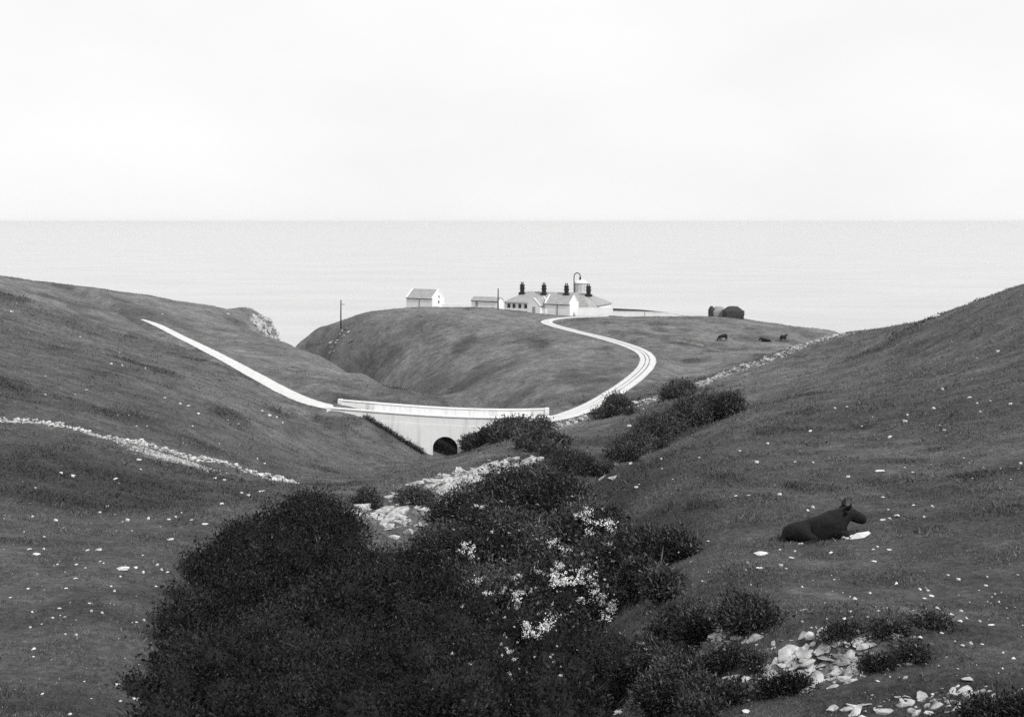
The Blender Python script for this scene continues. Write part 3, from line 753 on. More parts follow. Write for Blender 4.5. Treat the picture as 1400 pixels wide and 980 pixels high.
# ------------------------------------------------------------------ stones, walls of rubble, rock ledges
def rock_mesh(name, seed, flat=1.0, mat=None, n=15, jag=.25, rough=0):
    r = np.random.default_rng(seed); bm = bmesh.new()
    p = r.normal(size=(n, 3)); p /= np.linalg.norm(p, axis=1)[:, None]; p *= (1 - jag * r.random(n))[:, None]; p[:, 2] *= flat
    for q in p: bm.verts.new(q * .5)
    bmesh.ops.convex_hull(bm, input=bm.verts)
    bmesh.ops.delete(bm, geom=[v for v in bm.verts if not v.link_faces], context='VERTS')
    if rough:
        bmesh.ops.subdivide_edges(bm, edges=bm.edges, cuts=1, use_grid_fill=True)
        for v in bm.verts: v.co *= 1 + r.normal(0, rough)
    bmesh.ops.recalc_face_normals(bm, faces=bm.faces)
    me = bpy.data.meshes.new(name); bm.to_mesh(me); bm.free(); me.materials.append(mat); return me
PEB = [rock_mesh("stone", 100 + i, .62, M_STONE) for i in range(8)]
SLAB = [rock_mesh("slab", 200 + i, .34, M_STONE, 18, .15) for i in range(6)]
SLB = [rock_mesh("slab", 250 + i, .38, M_ROCK, 14, .35, .07) for i in range(6)]
BLK = [rock_mesh("block", 300 + i, .75, M_ROCK, 14, .2) for i in range(8)]
def chips(n, centre_fn, s0, s1, seed, mat, flat=.6):
    """many tiny stones in one mesh: octahedra squashed and turned"""
    r = np.random.default_rng(seed); x, y = centre_fn(r, n); n = len(x); z = height(x, y)
    oc = np.array([(1, 0, 0), (0, 1, 0), (-1, 0, 0), (0, -1, 0), (0, 0, 1), (0, 0, -1.0)]); tr = np.array([(0, 1, 4), (1, 2, 4), (2, 3, 4), (3, 0, 4), (1, 0, 5), (2, 1, 5), (3, 2, 5), (0, 3, 5)])
    s = (s0 + (s1 - s0) * r.random(n) ** 3)[:, None, None] * .5
    v = oc[None] * (1 + r.normal(0, .25, (n, 6, 1))) * s * np.stack([r.uniform(.8, 1.6, n), r.uniform(.6, 1, n), r.uniform(.4, .9, n) * flat / .6], -1)[:, None, :]
    a = r.uniform(0, 6.28, n); ca, sa = np.cos(a)[:, None], np.sin(a)[:, None]
    vx = v[..., 0] * ca - v[..., 1] * sa + v[..., 2] * r.normal(0, .3, (n, 1)); vy = v[..., 0] * sa + v[..., 1] * ca; v = np.stack([vx + x[:, None], vy + y[:, None], v[..., 2] + (z + s[:, 0, 0] * .25)[:, None]], -1)
    return v.reshape(-1, 3), (tr[None] + 6 * np.arange(n)[:, None, None]).reshape(-1, 3)
def along(P, width):
    seg = np.r_[0, np.cumsum(np.linalg.norm(np.diff(P[:, :2], axis=0), axis=1))]
    def f(r, n):
        t_ = r.random(n) * seg[-1]; return np.interp(t_, seg, P[:, 0]) + r.normal(0, width, n), np.interp(t_, seg, P[:, 1]) + r.normal(0, width, n)
    return f
def wall_of_stones(name, label, P, n, s0, s1, hgt, width, seed, pool, extra):
    r = np.random.default_rng(seed); root = tag(empty(name, (float(P[0, 0]), float(P[0, 1]), gz(P[0, 0], P[0, 1]))), label, "stone wall"); o = np.array(root.location)
    seg = np.r_[0, np.cumsum(np.linalg.norm(np.diff(P[:, :2], axis=0), axis=1))]
    tt = np.sort(r.random(n)) * seg[-1]
    xs_ = np.interp(tt, seg, P[:, 0]); ys_ = np.interp(tt, seg, P[:, 1])
    off = r.normal(0, width, (n, 2)); zz = height(xs_ + off[:, 0], ys_ + off[:, 1])
    for i in range(n):
        ruin = float(np.clip(1 + 1.6 * vnoise(np.array([tt[i] / 5.0]), np.array([seed + .5]))[0], .25, 1.5))
        s = r.uniform(s0, s1) * (.6 + .4 * ruin); tall = max(0, 1 - abs(off[i, 1]) / (2 * width)) * hgt * r.random() * ruin
        sc = (s * r.uniform(.8, 1.5), s * r.uniform(.7, 1.2), s * r.uniform(.7, 1.0))
        link("stone", pool[int(r.integers(len(pool)))], root, (xs_[i] + off[i, 0] - o[0], ys_[i] + off[i, 1] - o[1], zz[i] - o[2] + tall + sc[2] * .1), (r.normal(0, .3), r.normal(0, .3), r.uniform(0, 6.28)), sc)
    v, f = chips(extra, along(P, width * 1.5), s0 * .4, s0 * 1.3, seed, M_ROCK); tag(link("small_stones", mesh_np("small_stones", v - o, f, M_ROCK), root), kind='stuff')
wall_of_stones("tumbled_wall", "tumbled line of pale stones running down the left hillside", WALL_L, 300, .22, .46, .28, .18, 1, BLK + PEB[:4], 2200)
wall_of_stones("rubble_wall", "broken rubble wall climbing the right hillside beyond the gully", WALL_R, 300, .3, .85, .5, .8, 2, BLK, 2600)

def outcrop(label, P, n, s0, s1, spread, seed, name="rock_ledge", mats=(None,), dip=.18, rz0=.3):
    """a ledge of tilted pale slabs, each slab a part"""
    r = np.random.default_rng(seed); P = np.asarray(P); root = tag(empty(name, (float(P[0, 0]), float(P[0, 1]), gz(P[0, 0], P[0, 1]))), label, "rocks"); o = np.array(root.location)
    seg = np.r_[0, np.cumsum(np.linalg.norm(np.diff(P[:, :2], axis=0), axis=1))] if len(P) > 1 else np.array([0.])
    for i in range(n):
        tpos = r.random() * seg[-1]; x = np.interp(tpos, seg, P[:, 0]) + r.normal(0, spread[0]); y = np.interp(tpos, seg, P[:, 1]) + r.normal(0, spread[1])
        s = s0 + (s1 - s0) * r.random() ** 2.2; sc = (s * r.uniform(.8, 1.9), s * r.uniform(.6, 1.0), s * r.uniform(.4, .9))
        link("slab", (SLB + SLB + BLK[:3])[int(r.integers(15))], root, (x - o[0], y - o[1], gz(x, y) - o[2] + sc[2] * r.uniform(-.22, .12)), (r.normal(0, .22), -dip + r.normal(0, .22), rz0 + r.normal(0, .6)), sc)
    return root
outcrop("long ledge of broken pale rock slabs along the crest behind the big bushes", LEDGE, 300, .25, 1.6, (1.1, 2.4), 5)
outcrop("upper ledge of small pale slabs between the blossom bush and the bridge", pts_hit([(600, 672), (640, 650), (680, 636), (720, 628), (745, 632)]), 190, .3, 1.6, (.8, 2.0), 15)
outcrop("pale rock ledge in the middle hollow beyond the big bushes", pts_hit([(770, 634), (800, 630), (840, 628), (862, 640)]), 34, .35, 1.3, (.5, .8), 6)
outcrop("cluster of pale rocks at the upper end of the bushy gully", pts_hit([(968, 545), (985, 545), (1000, 546)]), 18, .5, 1.6, (.6, .8), 7)
outcrop("bright rock ledge sheltering a dark hollow at the lower right", pts_hit([(1045, 930), (1090, 918), (1130, 915), (1180, 902), (1215, 893)]), 300, .05, .42, (.5, .32), 8, dip=.25)
outcrop("pale rubble tumbling between bushes left of the dark hollow", pts_hit([(935, 905), (960, 885), (985, 870), (1010, 880)]), 220, .05, .34, (.45, .5), 9)
outcrop("scattered pale slabs at the bottom right edge of the slope", pts_hit([(1220, 965), (1270, 958), (1310, 955)]), 120, .04, .3, (.6, .3), 10)
outcrop("pale crags on the seaward shoulder of the lighthouse hill", pts_hit([(455, 472), (470, 468), (480, 480), (430, 482)]), 26, .6, 2.0, (2, 4), 11)
cl_root = tag(empty("sea_cliff", (-61, 287, -32)), "rocky cliff end of the left headland above the sea", "cliff")
r_ = np.random.default_rng(21)
for i in range(110):
    x = r_.uniform(-66, -58); y = r_.uniform(272, 292); s = r_.uniform(.9, 2.6)
    link("crag", BLK[int(r_.integers(8))], cl_root, (x + 61, y - 287, gz(x, y) + 32 + .1), (r_.normal(0, .4), r_.normal(0, .4), r_.uniform(0, 6)), (s, s * .9, s * r_.uniform(.8, 1.5)))

# stones one by one: photo column, row, width in pixels
LEFT_ST = [(50, 758, 14), (40, 752, 8), (60, 751, 6), (135, 752, 12), (120, 754, 8), (168, 779, 24), (185, 777, 8), (233, 738, 12), (203, 710, 8), (230, 711, 8), (248, 702, 6), (280, 717, 12), (76, 712, 8), (44, 707, 7),
           (136, 702, 7), (147, 693, 7), (60, 735, 7), (90, 805, 6), (140, 838, 6), (38, 806, 7), (125, 836, 8), (41, 858, 6), (89, 868, 6), (197, 848, 6), (103, 792, 7), (137, 768, 5), (215, 773, 6), (229, 783, 6), (195, 760, 5), (174, 712, 8),
           (240, 708, 7), (262, 712, 6), (196, 783, 8), (221, 779, 7), (152, 802, 5), (83, 648, 8), (99, 652, 9), (158, 656, 9), (190, 629, 10), (192, 643, 6), (48, 668, 6), (294, 655, 9), (306, 657, 7), (330, 675, 7), (358, 672, 12), (340, 678, 8), (303, 690, 7), (225, 545, 5), (246, 553, 6), (258, 556, 7), (271, 566, 5),
           (160, 569, 5), (176, 569, 5), (187, 583, 5), (201, 583, 4), (263, 583, 5), (358, 563, 7), (368, 569, 9), (378, 571, 5), (386, 579, 5), (312, 575, 4), (326, 580, 4), (250, 606, 4), (300, 607, 4), (352, 628, 5), (362, 634, 5), (152, 498, 5), (167, 500, 5), (199, 504, 5), (110, 461, 4), (163, 483, 4), (62, 515, 4), (62, 540, 4), (103, 540, 4), (118, 534, 5),
           (40, 406, 3), (222, 430, 3), (312, 430, 5), (15, 427, 8)]
RIGHT_ST = [(1280, 433, 14), (1365, 482, 9), (1336, 490, 3), (1289, 533, 7), (1326, 545, 8), (1336, 552, 5), (1354, 549, 5), (1382, 553, 7), (1341, 564, 6), (1277, 559, 8), (1241, 568, 6), (1237, 577, 9), (1291, 589, 8), (1217, 599, 8), (1285, 582, 4), (1142, 559, 6), (1158, 557, 5), (1108, 590, 7), (1178, 583, 4), (1049, 607, 7), (1011, 617, 5), (1034, 633, 9),
            (1087, 632, 5), (1112, 633, 6), (1203, 645, 16), (1160, 653, 8), (1248, 647, 7), (1207, 681, 8), (1066, 677, 8), (1024, 678, 10), (1006, 679, 6), (1104, 699, 7), (1112, 694, 8), (1275, 693, 7), (1249, 692, 6), (1214, 697, 5), (1264, 707, 6), (1207, 711, 10), (1318, 627, 4), (1396, 634, 7), (1330, 655, 5), (1382, 656, 5),
            (1195, 768, 11), (1216, 752, 10), (1200, 748, 6), (1194, 752, 5), (1040, 758, 22), (1039, 777, 14), (1067, 774, 8), (1075, 779, 8), (1082, 763, 10), (1087, 754, 6), (1136, 757, 8), (1066, 752, 5), (1268, 808, 7), (1274, 815, 10), (1310, 793, 8), (1348, 801, 7), (1360, 812, 5), (1296, 787, 6), (1350, 789, 5), (1162, 837, 7), (1103, 872, 10), (1213, 848, 7), (1257, 873, 9), (1215, 870, 8), (1288, 867, 8), (1314, 836, 8), (1355, 855, 12), (1340, 850, 7), (1328, 880, 8), (1316, 884, 9), (1343, 882, 7),
            (937, 800, 5), (960, 795, 5), (1270, 976, 20), (1390, 950, 12), (1020, 973, 16), (1275, 950, 7), (1352, 945, 10), (880, 560, 4), (860, 584, 9), (905, 628, 7), (956, 626, 5), (870, 667, 8), (905, 641, 4), (1076, 728, 5), (1091, 737, 5), (1226, 707, 9), (1216, 710, 8)]
ORD = ["first", "second", "third", "fourth", "fifth", "sixth", "seventh", "eighth", "ninth", "tenth", "eleventh", "twelfth", "thirteenth", "fourteenth", "fifteenth", "sixteenth", "seventeenth", "eighteenth", "nineteenth", "twentieth"]
def scatter(lst, zone, grp, seed):
    r = np.random.default_rng(seed); n_in = {}
    for px, py, w in sorted(lst):
        h = hit(px, py)
        if h is None: continue
        s = w / FPX * h[1]; flat = w >= 10
        sc = (s, s * r.uniform(.7, 1.0), s * r.uniform(.8, 1.15)) if not flat else (s, s * r.uniform(.5, .8), s * r.uniform(.6, .9))
        key = ("large flat" if flat else "small", zone(px, py)); n_in[key] = n_in.get(key, 0) + 1
        tag(link("stone", (SLAB if flat else PEB)[int(r.integers(6))], None, (h[0], h[1], h[2] + sc[2] * (.10 if flat else .14)), (r.normal(0, .12), r.normal(0, .12), r.normal(0, .4)), sc),
            f"{ORD[n_in[key] - 1]} from left of {key[0]} pale stones {key[1]}", "stone", grp)
def zone_l(px, py):
    if py > 735: return "at the left edge of the near grass" if px < 120 else "midway on the near left grass" if px < 190 else "beside the big gorse bush"
    if py > 625: return "under the left part of the tumbled wall" if px < 120 else "below the stone spill" if px < 240 else "between gorse bush and wall end"
    return "above the tumbled wall, far left" if px < 180 else "on the hillside midway to the bridge" if px < 300 else "on the hillside near the bridge"
def zone_r(px, py):
    if py > 780: return "on the slope beside the pale rubble" if px < 1180 else "above the bright rock ledge" if px < 1300 else "at the bottom right edge"
    if py > 660: return "left of the lying cow" if px < 1060 else "under the lying cow" if px < 1140 else "right of the lying cow"
    return "beside the bushy gully" if px < 1060 else "on the right hillside above the cow" if px < 1230 else "high on the far right hillside" if py < 570 else "halfway up the far right hillside"
scatter(LEFT_ST, zone_l, "pale stones on the left slopes", 31)
scatter(RIGHT_ST, zone_r, "pale stones on the right slopes", 32)
WS = SLB[1].copy(); WS.materials.clear(); WS.materials.append(M_STONE)
h = hit(1177, 733); tag(link("slab", WS, None, (h[0], h[1], h[2] + .03), (.12, -.12, .1), (.8, .5, .34)), "broad white slab of rock just below the lying cow", "stone")
h = hit(1153, 736); tag(link("stone", PEB[3], None, (h[0], h[1], h[2] + .04), (0, 0, .3), (.24, .16, .16)), "pale stone touching the left end of the broad white slab", "stone")

fan = pts_hit([(190, 614), (215, 622), (240, 630), (262, 634)])
v, f = chips(2600, along(fan, .85), .05, .22, 51, M_ROCK); tag(link("stone_scree", mesh_np("stone_scree", v, f, M_ROCK)), "pale spill of small stones below the tumbled wall", "scree", kind='stuff')
def slopes(r, n):
    Y = np.exp(r.uniform(math.log(16), math.log(150), n)); X = r.uniform(-.5, .5, n) * Y; k = fbm(X / 9 + 3, Y / 9, 3) + r.normal(0, .12, n) > .12; return X[k], Y[k]
v, f = chips(3800, slopes, .015, .10, 52, M_STONE); tag(link("stone_chips", mesh_np("stone_chips", v, f, M_STONE)), "tiny pale stone chips strewn over the grassy slopes", "stones", kind='stuff')

# ------------------------------------------------------------------ bushes
def leaf_mat(name, lo, hi, rough=.5, spec=.4):
    m, t, b = new_mat(name)
    mr = mrange(t, attr(t, 'tint'), 0, 1, lo, hi); mr.node.clamp = False; t.links.new(mr, b.inputs['Base Color'])
    b.inputs['Roughness'].default_value = rough; b.inputs['Specular IOR Level'].default_value = spec
    return m
M_GORSE = leaf_mat("gorse_leaf", .003, .038, .6, .2)
M_BRAMBLE = leaf_mat("bramble_leaf", .005, .10, .5, .3)
M_SCRUB = leaf_mat("scrub_leaf", .014, .13, .7, .2)
M_TWIG = simple("dark_twigs", .012, .022, 6, 1.0)
M_BLOSSOM = simple("white_blossom", .78, .9, 20, .8)

def unit(v): return v / np.maximum(np.linalg.norm(v, axis=-1, keepdims=True), 1e-9)
def leaf_quads(c, d, L, Wd, r):
    """diamond leaves at c pointing along d"""
    n = len(c); side = unit(np.cross(d, r.normal(size=(n, 3))))
    L = L[:, None]; Wd = Wd[:, None]
    bend = unit(np.cross(side, d)) * L * r.uniform(-.25, .25, (n, 1))
    v = np.stack([c, c + d * L * .5 + side * Wd, c + d * L + bend, c + d * L * .5 - side * Wd], 1).reshape(-1, 3)
    return v, np.arange(4 * n).reshape(n, 4)
def lobes_px(lst): 
    out = []
    for px, py, Y, rr in lst:
        x, y, z = px3(px, py, Y); out.append((x, y, z, rr[0], rr[1], rr[2]) if isinstance(rr, tuple) else (x, y, z, rr, rr, rr * .9))
    return np.array(out)
def foliage(lobes, shoots, per, leaf, seed, spread, shell=(.82, 1.08), face_cam=True):
    r = np.random.default_rng(seed)
    area = (lobes[:, 3] * lobes[:, 4] + lobes[:, 3] * lobes[:, 5]) ; p = area / area.sum()
    k = r.choice(len(lobes), shoots, p=p)
    d = unit(r.normal(size=(shoots, 3))); 
    if face_cam: d[:, 2] = np.where(d[:, 2] < -.45, -d[:, 2], d[:, 2])
    lump = 1 + .16 * np.sin(d[:, 0] * 5.1 + k * 1.7) * np.sin(d[:, 1] * 4.3 + k) + .12 * np.sin(d[:, 2] * 7 + k * 2.1 + d[:, 0] * 6)
    rad = r.uniform(*shell, shoots) * lump; spray = np.sin(d[:, 0] * 23 + k * 3.1) * np.sin(d[:, 1] * 19 + k * 1.3) * np.sin(d[:, 2] * 21 + k * 2.2); rad = rad * (1 + .24 * np.clip(spray - .15, 0, 1)); sprig = r.random(shoots) < .09; rad = np.where(sprig, rad * r.uniform(1.05, 1.38, shoots), rad)
    c = lobes[k, :3] + d * lobes[k, 3:6] * rad[:, None]
    # leave out what lies deep inside a neighbouring lobe
    inside = np.zeros(shoots, bool)
    for j in range(len(lobes)):
        q = (c - lobes[j, :3]) / lobes[j, 3:6]; inside |= ((q ** 2).sum(1) < .55) & (k != j)
    ok = ~inside & (c[:, 2] > height(c[:, 0], c[:, 1]) - .05)
    c = c[ok]; d = d[ok]; n = len(c)
    shade = np.clip(.45 * r.random(n) + .55 * r.random(len(lobes))[k[ok]] + .25 * np.sin(c[:, 0] * 2.1) * np.sin(c[:, 2] * 2.7 + c[:, 1]), 0, 1)
    cc = np.repeat(c, per, 0) + r.normal(0, spread, (n * per, 3)); dd = unit(np.repeat(d, per, 0) * .8 + r.normal(0, .75, (n * per, 3)) + np.array([0, 0, .35]))
    L = leaf * r.uniform(.55, 1.35, n * per); tw = r.random(n * per) < .02; wd = np.where(tw, L * .12, L * r.uniform(.11, .27, n * per)); L = np.where(tw, L * 3.6, L)      # bare twigs between the leaves
    v, f = leaf_quads(cc, dd, L, wd, r)
    tint = np.clip(np.repeat(shade ** 2, per) * .75 + r.random(n * per) ** 3 * .6, 0, 1)
    fleck = r.random(n * per) < .012; tint = np.where(fleck, r.uniform(1.3, 3.5 if leaf < .13 else 1.7, n * per), tint)      # a few leaves far paler than the rest
    return v, f, tint
def core_mesh(lobes, k=.8, seed=0):
    r = np.random.default_rng(seed); vs = []; fs = []; b = 0
    bm = bmesh.new(); bmesh.ops.create_icosphere(bm, subdivisions=2, radius=1.0)
    base = np.array([v.co[:] for v in bm.verts]); tri = np.array([[v.index for v in f.verts] for f in bm.faces]); bm.free()
    for l in lobes:
        vs.append(l[:3] + base * l[3:6] * (k + r.normal(0, .07, (len(base), 1)))); fs.append(tri + b); b += len(base)
    return np.vstack(vs), np.vstack(fs)
def lumpy(lobes, seed, k=8, f=.40):
    r = np.random.default_rng(seed); out = [l * np.array([1, 1, 1, .86, .86, .86]) for l in lobes]
    for l in lobes:
        d = unit(r.normal(size=(k, 3)) + np.array([0, -.3, .5]))
        for q in d: s = r.uniform(.6, 1.2) * f; out.append(np.r_[l[:3] + q * l[3:6] * r.uniform(.6, .8), l[3:6] * s])
    return np.array(out)
def bush(name, label, lobes, shoots, per, leaf, seed, mat, spread=.1, cat="bush", group=None, core=.8, stems=8):
    lobes = lumpy(lobes, seed + 900)
    cx, cy = float(lobes[:, 0].mean()), float(lobes[:, 1].mean()); o = np.array([cx, cy, gz(cx, cy)])
    root = tag(empty(name, tuple(o)), label, cat, group)
    v, f, tint = foliage(lobes, shoots, per, leaf, seed, spread)
    me = mesh_np("foliage", v - o, f, mat); at = me.attributes.new('tint', 'FLOAT', 'FACE'); at.data.foreach_set('value', tint.astype(np.float32))
    tag(link("foliage", me, root), kind='stuff')
    if core:
        v, f = core_mesh(lobes, core, seed); tag(link("twigs", mesh_np("twigs", v - o, f, M_TWIG, False), root), kind='stuff')
    mb = MB(); r = np.random.default_rng(seed + 5)
    for i in range(stems):
        l = lobes[int(r.integers(len(lobes)))]; gx, gy = l[0] + r.normal(0, .2 * l[3]), l[1] + r.normal(0, .2 * l[3]); g = gz(gx, gy)
        tip = l[:3] + r.normal(0, .35, 3) * l[3:6] + np.array([0, 0, l[5] * .5]); mid = (np.array([gx, gy, g]) + tip) / 2 + r.normal(0, .1 * l[3], 3)
        mb.tube([np.array([gx, gy, g - .1]) - o, mid - o, tip - o], [.05 * l[3], .035 * l[3], .012 * l[3]], 6)
    tag(mb.build("stems", M_TWIG, root), kind='stuff')
    return root
LB = lobes_px([(425, 722, 37, (1.25, 1.2, 1.0)), (372, 742, 36, 1.2), (335, 768, 34, 1.2), (462, 752, 35, 1.15), (292, 806, 31, 1.2), (400, 812, 31, 1.6), (500, 816, 31, 1.4), (240, 850, 28, .85), (218, 890, 26.5, .75), (318, 870, 28, 1.5), (440, 880, 27, 1.6), (555, 850, 29.5, 1.5), (545, 796, 33, .9),
               (228, 772, 32, (.6, .4, .3)), (212, 832, 28.5, (.55, .4, .22))])
RB = lobes_px([(705, 690, 39, (1.5, 1.3, 1.2)), (645, 712, 38, 1.25), (765, 705, 38, 1.3), (806, 745, 35, 1.35), (710, 780, 35, 1.8), (625, 780, 34.5, 1.4), (600, 760, 36, .9), (838, 795, 31.5, 1.2), (765, 840, 30.5, 1.7), (660, 860, 30, 1.7), (850, 870, 27.5, 1.2), (900, 850, 27, .75)])
FB = lobes_px([(350, 915, 24, 1.1), (480, 925, 23.5, 1.2), (600, 905, 25, 1.3), (720, 915, 24.5, 1.2), (820, 915, 24, 1.0), (255, 915, 24, .7), (185, 965, 20, (.5, .7, .35)), (300, 950, 20.5, 1.0), (410, 960, 20.5, 1.1), (530, 950, 21, 1.2), (650, 955, 21, 1.2), (770, 950, 21, 1.2), (880, 945, 20.5, .85), (480, 1010, 17, 1.0), (620, 1010, 17, 1.0), (760, 1010, 17, 1.0), (350, 1010, 17, .9), (230, 1020, 16.5, .7)])
def gb(px, py, rr, k=.5, near=40):
    h = hit(px, py, near); x, y, z = h; m = rr if isinstance(rr, tuple) else (rr, rr, rr * .85); return (x, y, gz(x, y) + m[2] * k, *m)
LB = np.vstack([LB, [gb(px, py, rr, .5, 10) for px, py, rr in ((238, 862, .42), (250, 892, .55), (232, 922, .42), (268, 935, .6), (285, 885, .65), (222, 958, .35))]])
bush("gorse_bush", "broad dark gorse bush in the left foreground", LB, 38000, 4, .105, 41, M_GORSE, .13, stems=14)
rb = bush("blossom_bush", "tall dark bush with white blossom clusters, right of centre foreground", RB, 34000, 4, .115, 42, M_BRAMBLE, .14, stems=14)
bush("bramble_thicket", "low dark bramble thicket along the bottom edge of the picture", FB, 40000, 4, .075, 43, M_GORSE, .09, stems=14)

# blossom clusters on the right bush
def blossom_mesh(seed):
    r = np.random.default_rng(seed); n = 40; cen = r.normal(0, .55, (n, 3)) * np.array([1.1, .7, .6])
    v, f = leaf_quads(cen - .1, unit(r.normal(size=(n, 3)) + np.array([.3, -.6, .6])), r.uniform(.22, .46, n), r.uniform(.11, .2, n), r)
    return mesh_np("blossom", v, f, M_BLOSSOM)
ALLB = np.vstack([lumpy(RB, 942), lumpy(FB, 943)]) * np.array([1, 1, 1, 1.12, 1.12, 1.12])
BLO = [blossom_mesh(500 + i) for i in range(4)]
def on_lobes(px, py, L):
    d = np.array([(px - 700) / FPX, 1.0, -(py - 303) / FPX]); best = None
    for l in L:
        e = d / l[3:6]; c = -l[:3] / l[3:6]; A = e @ e; B = 2 * e @ c; C = c @ c - 1.0; D = B * B - 4 * A * C
        if D < 0: continue
        tt = (-B - math.sqrt(D)) / (2 * A)
        if best is None or tt < best: best = tt
    return None if best is None else d * (best - .1)
SPRAY = [(796,696,14),(807,704,16),(821,714,16),(807,726,10),(836,725,9),(837,745,10),(772,751,13),(756,738,10),(803,773,9),(788,789,16),(772,794,18),(756,796,14),(756,783,10),(764,773,9),(807,789,12),(811,814,15),(825,815,15),(833,828,15),(829,839,11),(796,820,11),
         (751,853,16),(735,860,17),(724,863,12),(716,852,9),(710,820,13),(708,810,9),(708,785,9),(735,783,9),(687,804,8),(650,794,12),(663,808,8),(633,746,9),(646,754,9),(654,693,8),(695,888,8),(687,879,7),(719,688,6),(785,710,7),(783,836,7),(860,841,7),(780,690,7),(790,702,9),(815,795,8),(742,856,12)]
r_ = np.random.default_rng(77)
for k in range(210):
    a = SPRAY[int(r_.integers(len(SPRAY)))]; SPRAY.append((a[0] + r_.normal(0, 30), a[1] + r_.normal(6, 30), r_.uniform(2.5, 7)))
ro = np.array(rb.location)
for px, py, w in SPRAY:
    for k in range(4 if w > 7 else 1):
        p = on_lobes(px + r_.normal(0, w * .35), py + r_.normal(0, w * .28), ALLB)
        if p is None: continue
        s = w / FPX * p[1] * r_.uniform(.3, .52); link("blossom", BLO[int(r_.integers(4))], rb, tuple(p - ro), (r_.normal(0, .3), r_.normal(0, .3), r_.uniform(0, 6)), (s, s, s))

NEAR = [("low bush rooted above the pale rubble at lower right", [(930, 875, .5), (950, 882, .42), (915, 892, .45)], 5000, .075),
        ("dark round bush on the slope above the dark hollow", [(1020, 858, (.46, .4, .33)), (1045, 855, .28), (1000, 860, .28)], 4000, .07),
        ("spreading bush against the right side of the blossom bush", [(880, 768, (.9, .8, .6)), (915, 765, (.7, .7, .45)), (940, 760, .32), (880, 812, .6), (908, 818, .45)], 7500, .11),
        ("leafy scrub in front of the pale rubble near the bottom edge", [(925, 955, .4), (962, 968, .32), (1005, 960, .22), (900, 975, .42), (955, 990, .3)], 7000, .065),
        ("tufted dark growth over the bright rock ledge", [(1155, 872, (.28, .16, .09)), (1212, 868, (.32, .16, .09)), (1130, 878, .08)], 2200, .06),
        ("small dark growth at the right end of the bright rock ledge", [(1248, 902, (.2, .18, .11)), (1275, 856, (.3, .2, .07))], 1600, .06),
        ("ragged low scrub between the blossom bush and the pale rubble", [(905, 905, .45), (890, 930, .5), (925, 918, .3), (945, 850, .28), (968, 858, .26)], 6000, .07),
        ("ragged tuft of growth among the pale rubble stones", [(985, 917, .2), (1006, 906, .17), (960, 927, .22), (1030, 917, .16)], 3000, .055),
        ("black leafy lumps added as shade in the hollow under the bright rock ledge", [(1200, 914, (.24, .14, .07)), (1085, 944, (.26, .16, .1)), (1050, 952, .14)], 3000, .05),  # leaf lumps added to stand for the shade of the hollow
        ("dark low growth in the bottom right corner", [(1350, 980, (.3, .2, .1)), (1390, 978, .14)], 1800, .06)]
for i, (lab, ls, n, lf) in enumerate(NEAR): bush("scrub_bush", lab, np.array([gb(px, py, rr, .5, 9) for px, py, rr in ls]), n, 3, lf, 60 + i, M_GORSE if i == 8 else M_BRAMBLE, .07, stems=3)
MID = [("shrub at the low end of the row against the bridge", [(648, 609, 1.0), (638, 610, .6)], 120, .32),
       ("rounded shrub second in the row against the bridge", [(664, 605, 1.15), (676, 602, 1.0)], 120, .32),
       ("tallest shrub in the row against the bridge", [(690, 599, 1.45), (704, 596, 1.4)], 120, .32),
       ("shrub at the high end of the row against the bridge", [(719, 592, 1.1), (730, 590, .8)], 110, .32),
       ("scrubby thicket on the crest between ledge and bridge", [(735, 611, .9), (752, 612, 1.0), (724, 617, .8), (766, 611, .65), (742, 620, .6)], 70, .22),
       ("round bush beside the road at the foot of the rubble wall", [(838, 567, 1.5), (850, 566, 1.0), (828, 569, 1.0)], 120, .3),
       ("small bush growing in the rubble wall halfway up", [(920, 541, 1.1), (930, 540, .8)], 130, .3),
       ("bush at the top of the bushy gully by pale rocks", [(985, 566, 1.7), (965, 570, 1.7), (1002, 562, 1.0)], 70, .24),
       ("tall dense bush in the upper part of the gully", [(940, 583, 2.0), (955, 574, 1.8), (925, 588, 1.7)], 70, .24),
       ("dense bush halfway down the gully", [(905, 600, 1.9), (890, 607, 1.7), (915, 592, 1.6)], 60, .22),
       ("dark bush at the foot of the gully", [(868, 620, 1.7), (850, 630, 1.4), (880, 612, 1.5)], 55, .2),
       ("low dark bush in the hollow below the gully rocks", [(800, 646, 1.0), (785, 640, 1.0), (815, 648, .7), (770, 636, .9)], 40, .15),
       ("small upright bush on the crest left of the pale ledge", [(555, 690, .6), (563, 684, .5)], 40, .14),
       ("little dark bush at the left tip of the pale ledge", [(505, 692, .45), (498, 690, .35)], 40, .13)]
for i, (lab, ls, near, lf) in enumerate(MID):
    L = []; r = np.random.default_rng(300 + i)
    for px, py, rr in ls:
        for q in range(4): L.append(gb(px + r.normal(0, 8), py + r.normal(0, 2.5), rr * r.uniform(.25, .8), r.uniform(.4, 1.1), near))
    bush("shrub", lab, np.array(L), 480 * len(L), 4, lf * 1.15, 80 + i, M_SCRUB, lf * 1.3, stems=3, core=.5)
for lab, pts, near in (("dark line of growth along the foot of the bridge wall, left of the arch", [(500 + 5 * k, 572 + 3.15 * k) for k in range(16)], 120),):
    L = np.array([gb(px, py, (.55, .22, .2), .25, near) for px, py in pts]); bush("shrub", lab, L, 2600, 3, .2, 97, M_SCRUB, .15, stems=2)
L = np.array([(-10.2, 158.6, -32.2, 1.3, .9, 1.5), (-8.2, 159.2, -32.0, 1.3, 1, 1.7), (-9, 160.5, -31.4, 1.6, 1, 1.6)]); bush("shrub", "dark undergrowth seen through the bridge arch", L, 2500, 4, .3, 99, M_SCRUB, .25, stems=3)

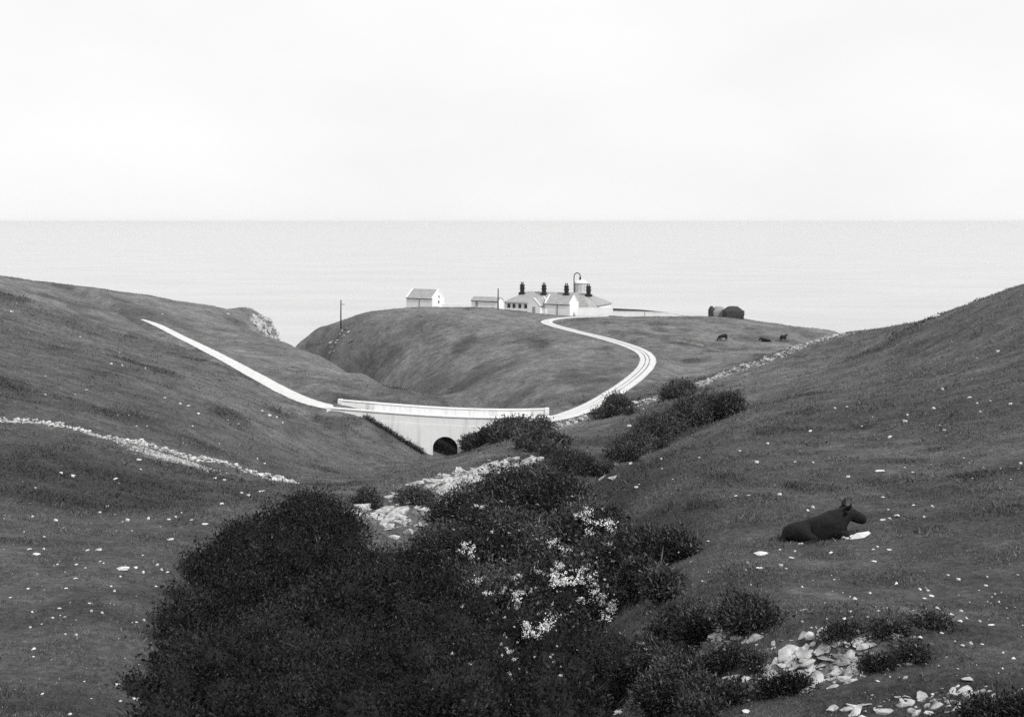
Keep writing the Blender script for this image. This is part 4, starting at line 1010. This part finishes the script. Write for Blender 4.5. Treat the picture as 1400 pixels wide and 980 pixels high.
# ------------------------------------------------------------------ grass
def grass(n, y0, y1, seed, hk, blades):
    r = np.random.default_rng(seed); Y = np.exp(r.uniform(math.log(y0), math.log(y1), n)); X = r.uniform(-.53, .53, n) * Y + r.normal(0, .3, n)
    dn = fbm(X / 1.3, Y / 1.3, 3); keep = r.random(n) < .74 + dn * .8; X = X[keep]; Y = Y[keep]; dn = dn[keep]; n = len(X)
    rd = np.full(n, 1e9)
    for p in ROADC: rd = np.minimum(rd, (X - p[0]) ** 2 + (Y - p[1]) ** 2)
    k_ = (rd > 2.1 ** 2) & ((r.random(n) > .75) | (dist_poly(X, Y, TRACK) > .3)); X = X[k_]; Y = Y[k_]; dn = dn[k_]; n = len(X); rg_ = rough_shade_at(X, Y)
    Z = height(X, Y); c = np.repeat(np.stack([X, Y, Z - .01], -1), blades, 0); m = n * blades
    s = (hk[0] + hk[1] * Y) * (1 + .8 * np.clip(dn, -.5, .8)) * (1 + .9 * rg_)
    tall = r.random(n) < .03; s = np.where(tall, s * 1.9, s)
    L = np.repeat(s, blades) * r.uniform(.5, 1.3, m); c[:, :2] += r.normal(0, 1, (m, 2)) * np.repeat(s, blades)[:, None] * .5
    d = unit(np.stack([r.normal(0, .6, m), r.normal(0, .6, m), np.ones(m) * .8], -1)); side = unit(np.cross(d, np.array([0, 1.0, 0]) + r.normal(0, .5, (m, 3))))
    w = (L * .13)[:, None]; v = np.stack([c - side * w, c + side * w, c + d * L[:, None]], 1).reshape(-1, 3)
    return v, np.arange(3 * m).reshape(m, 3), np.clip((np.repeat(r.random(n), blades) * .6 + r.random(m) * .4) * (1 - .8 * np.repeat(rg_, blades)), 0, 1)
M_GRASS = leaf_mat("grass_blade", .022, .235, .75, .2)
parts = [grass(240000, 11, 36, 1, (.016, .0011), 3), grass(150000, 32, 90, 2, (.015, .0012), 3), grass(80000, 85, 180, 3, (.04, .0011), 2), grass(60000, 170, 330, 4, (.05, .0005), 2)]
off = 0; V = []; F = []; T = []
for v, f, tt in parts: V.append(v); F.append(f + off); T.append(tt); off += len(v)
me = mesh_np("grass", np.vstack(V), np.vstack(F), M_GRASS); at = me.attributes.new('tint', 'FLOAT', 'FACE'); at.data.foreach_set('value', np.concatenate(T).astype(np.float32))
tag(link("grass", me), "short tufty turf covering the near slopes", "grass", kind='stuff')

# ------------------------------------------------------------------ haze over land and sea
HZ = bpy.data.materials.new("sea_haze"); HZ.use_nodes = True; t = HZ.node_tree; t.nodes.clear()
o_ = t.nodes.new("ShaderNodeOutputMaterial"); pv = t.nodes.new("ShaderNodeVolumePrincipled")
pv.inputs['Color'].default_value = (.78, .78, .78, 1); pv.inputs['Density'].default_value = 0.00005
t.links.new(pv.outputs[0], o_.inputs['Volume'])
hz = MB().box(-61000, 61000, -3500, 61000, SEA - 12, 14).build("haze", HZ); tag(hz, "thin pale haze over the sea and headland", "haze", kind='stuff')
